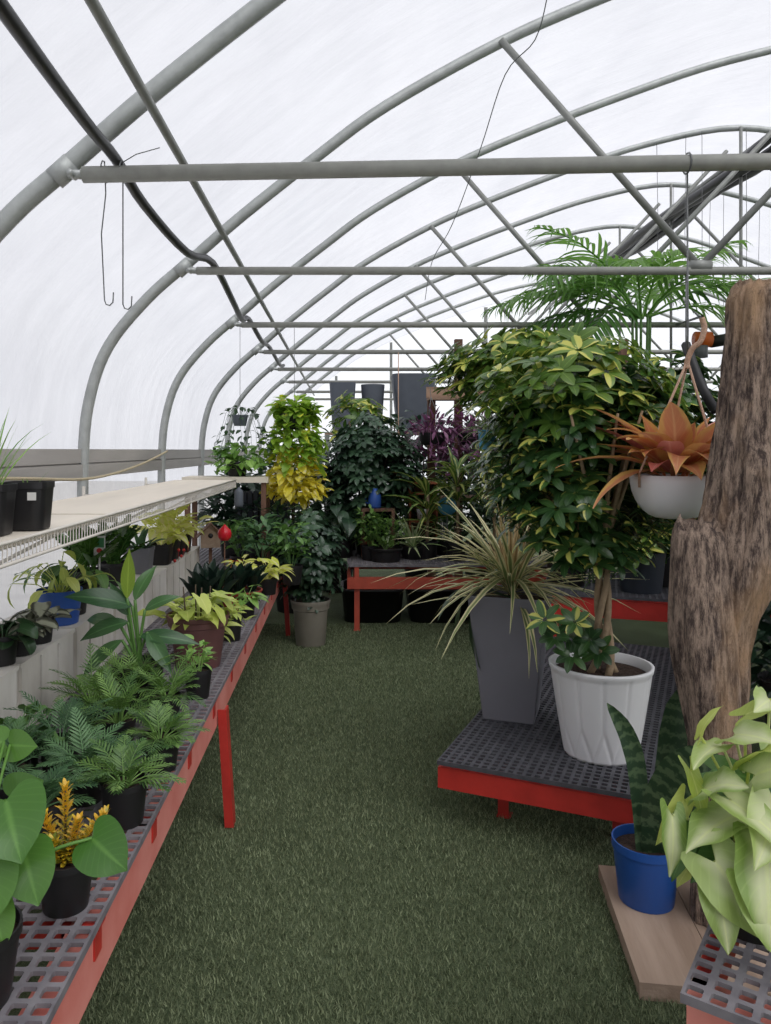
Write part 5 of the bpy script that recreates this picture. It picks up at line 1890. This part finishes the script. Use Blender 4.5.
# big pale syngonium on the near bench end
GX, GY = .845, 1.60
t = thing('pale_syngonium', 'large pale cream green arrow leaved plant in a black pot', 'plant', (GX, GY, BH))
make_pot(t, .10, .08, .125, M['black'])
mb, m2 = MB(), MB()
O4 = (GX, GY, BH)
GL = [  # leaf base px, depth, direction, length, width, which, roll
    ((672, 815), 1.52, (-.15, -.4, -1), .125, .065, 0, .4), ((738, 815), 1.50, (-.95, -.3, .02), .17, .125, 0, -.55), ((715, 862), 1.44, (.45, -.3, -.75), .19, .13, 0, -.3), ((765, 850), 1.42, (-.2, -.4, -.9), .18, .15, 0, .2),
    ((716, 880), 1.44, (-.05, -.4, -1), .135, .09, 0, 0), ((722, 745), 1.56, (-.7, -.3, .12), .13, .085, 0, -.7), ((705, 790), 1.52, (.1, -.5, .75), .13, .11, 0, .3), ((730, 800), 1.46, (.55, -.5, -.3), .19, .09, 0, .4),
    ((735, 735), 1.54, (.2, -.6, .5), .12, .10, 0, .2), ((750, 760), 1.5, (-.1, -.5, .8), .20, .07, 1, .3), ((700, 735), 1.56, (.15, -.1, 1), .09, .04, 1, 1.0), ((755, 775), 1.48, (.35, -.4, .7), .16, .10, 0, .1),
    ((745, 715), 1.58, (.6, -.1, .55), .12, .05, 1, .3), ((770, 700), 1.56, (-.5, -.5, .3), .12, .08, 0, .3), ((690, 770), 1.56, (.1, -.5, -.9), .13, .055, 1, .6), ((752, 885), 1.40, (.2, -.4, -.85), .15, .10, 0, 0),
    ((775, 800), 1.46, (-.5, -.5, -.4), .17, .12, 0, .3), ((728, 850), 1.5, (-.8, -.3, -.2), .12, .08, 2, 0), ((690, 835), 1.55, (-.5, -.2, -.8), .11, .05, 2, 0), ((710, 830), 1.56, (-.3, -.2, -.9), .12, .06, 2, .4),
    ((778, 740), 1.55, (-.1, -.6, -.8), .15, .10, 0, 0), ((712, 770), 1.6, (.5, -.4, .2), .12, .08, 2, 0), ((760, 830), 1.5, (.1, -.6, -.6), .14, .10, 0, 0), ((735, 790), 1.6, (.1, -.5, .3), .12, .09, 2, 0),
    ((700, 850), 1.55, (-.6, -.1, -.75), .1, .05, 1, 0), ((765, 900), 1.42, (.4, -.3, -.8), .14, .1, 2, 0), ((684, 800), 1.55, (-.55, -.2, -.7), .12, .05, 1, .3)]
m3 = MB()
for i, ((px, py), Yd, d, l_, w_, k, ro) in enumerate(GL):
    p = Vector(rel(px, py, Yd, O4))
    b0 = Vector((.02 * cos(i * 2.4), .02 * sin(i * 2.4), .10))
    mid = (b0 + p) / 2 + Vector((0, 0, .03))
    tgt = (mb, m2, m3)[k]
    tgt.tube(catmull([tuple(b0), tuple(mid), tuple(p)], 4), .003, 6, False, .5)
    leaf(tgt, p, Vector((d[0], d[1] * 1.3 - .1, d[2] * .8)), Vector((-.25, -.8, .9)), l_ * .9, w_ * .95, 'arrow', .6, .2, (i * .37) % 1, 5, ro, .04)
R = rs(262)
petiole_leaves(m3, R, .1, 16, (.1, .22), (.1, .14), .6, (10, 80), 'arrow', .8, (-50, 0), wide=5, az=(-120, 120))
mb.build('foliage', L['syncream'], t)
part_label(m2.build('foliage', L['synlime'], t), 'lime yellow young leaves')
part_label(m3.build('foliage', L['mid'], t), 'darker green older leaves')

# small far objects between the palm and the trunk
t = thing('hanging_reel', 'small orange and black fitting on a grey bracket under the roof bars', 'fitting', (2.75, 5.92, 2.28))
b = MB(); b.tube([(-.06, 0, .12), (.06, 0, .12)], .06, 14); b.build('orange_housing', M['orange'], t)
b = MB(); b.tube([(.06, 0, .10), (.24, 0, .13)], .045, 12); b.build('black_arm', M['black'], t)
b = MB(); b.tube([(-.02, .0, -.02), (-.02, 0, .07)], .055, 12); b.build('grey_cup', M['greypot2'], t)
b = MB(); b.tube([(0, .0, .17), (0, .0, .3), (0, .5, .31)], .01, 6); b.build('bracket', M['wire'], t)
t = thing('black_strap', 'slanting black rubber strap hanging beyond the orange plant', 'strap', (0, 0, 0))
b = MB(); P = [pt(686, 345, 4.47), pt(690, 356, 4.4), pt(697, 375, 4.35), pt(706, 395, 4.3), pt(716, 412, 4.3)]
b.tube(catmull([tuple(p) for p in P], 4), .028, 8)
b.build('strap', M['black'], t)
b = MB(); b.tube([tuple(P[0]), (P[0].x, 4.47, 2.59)], .004, 5); b.build('hanger_wire', M['wire'], t)
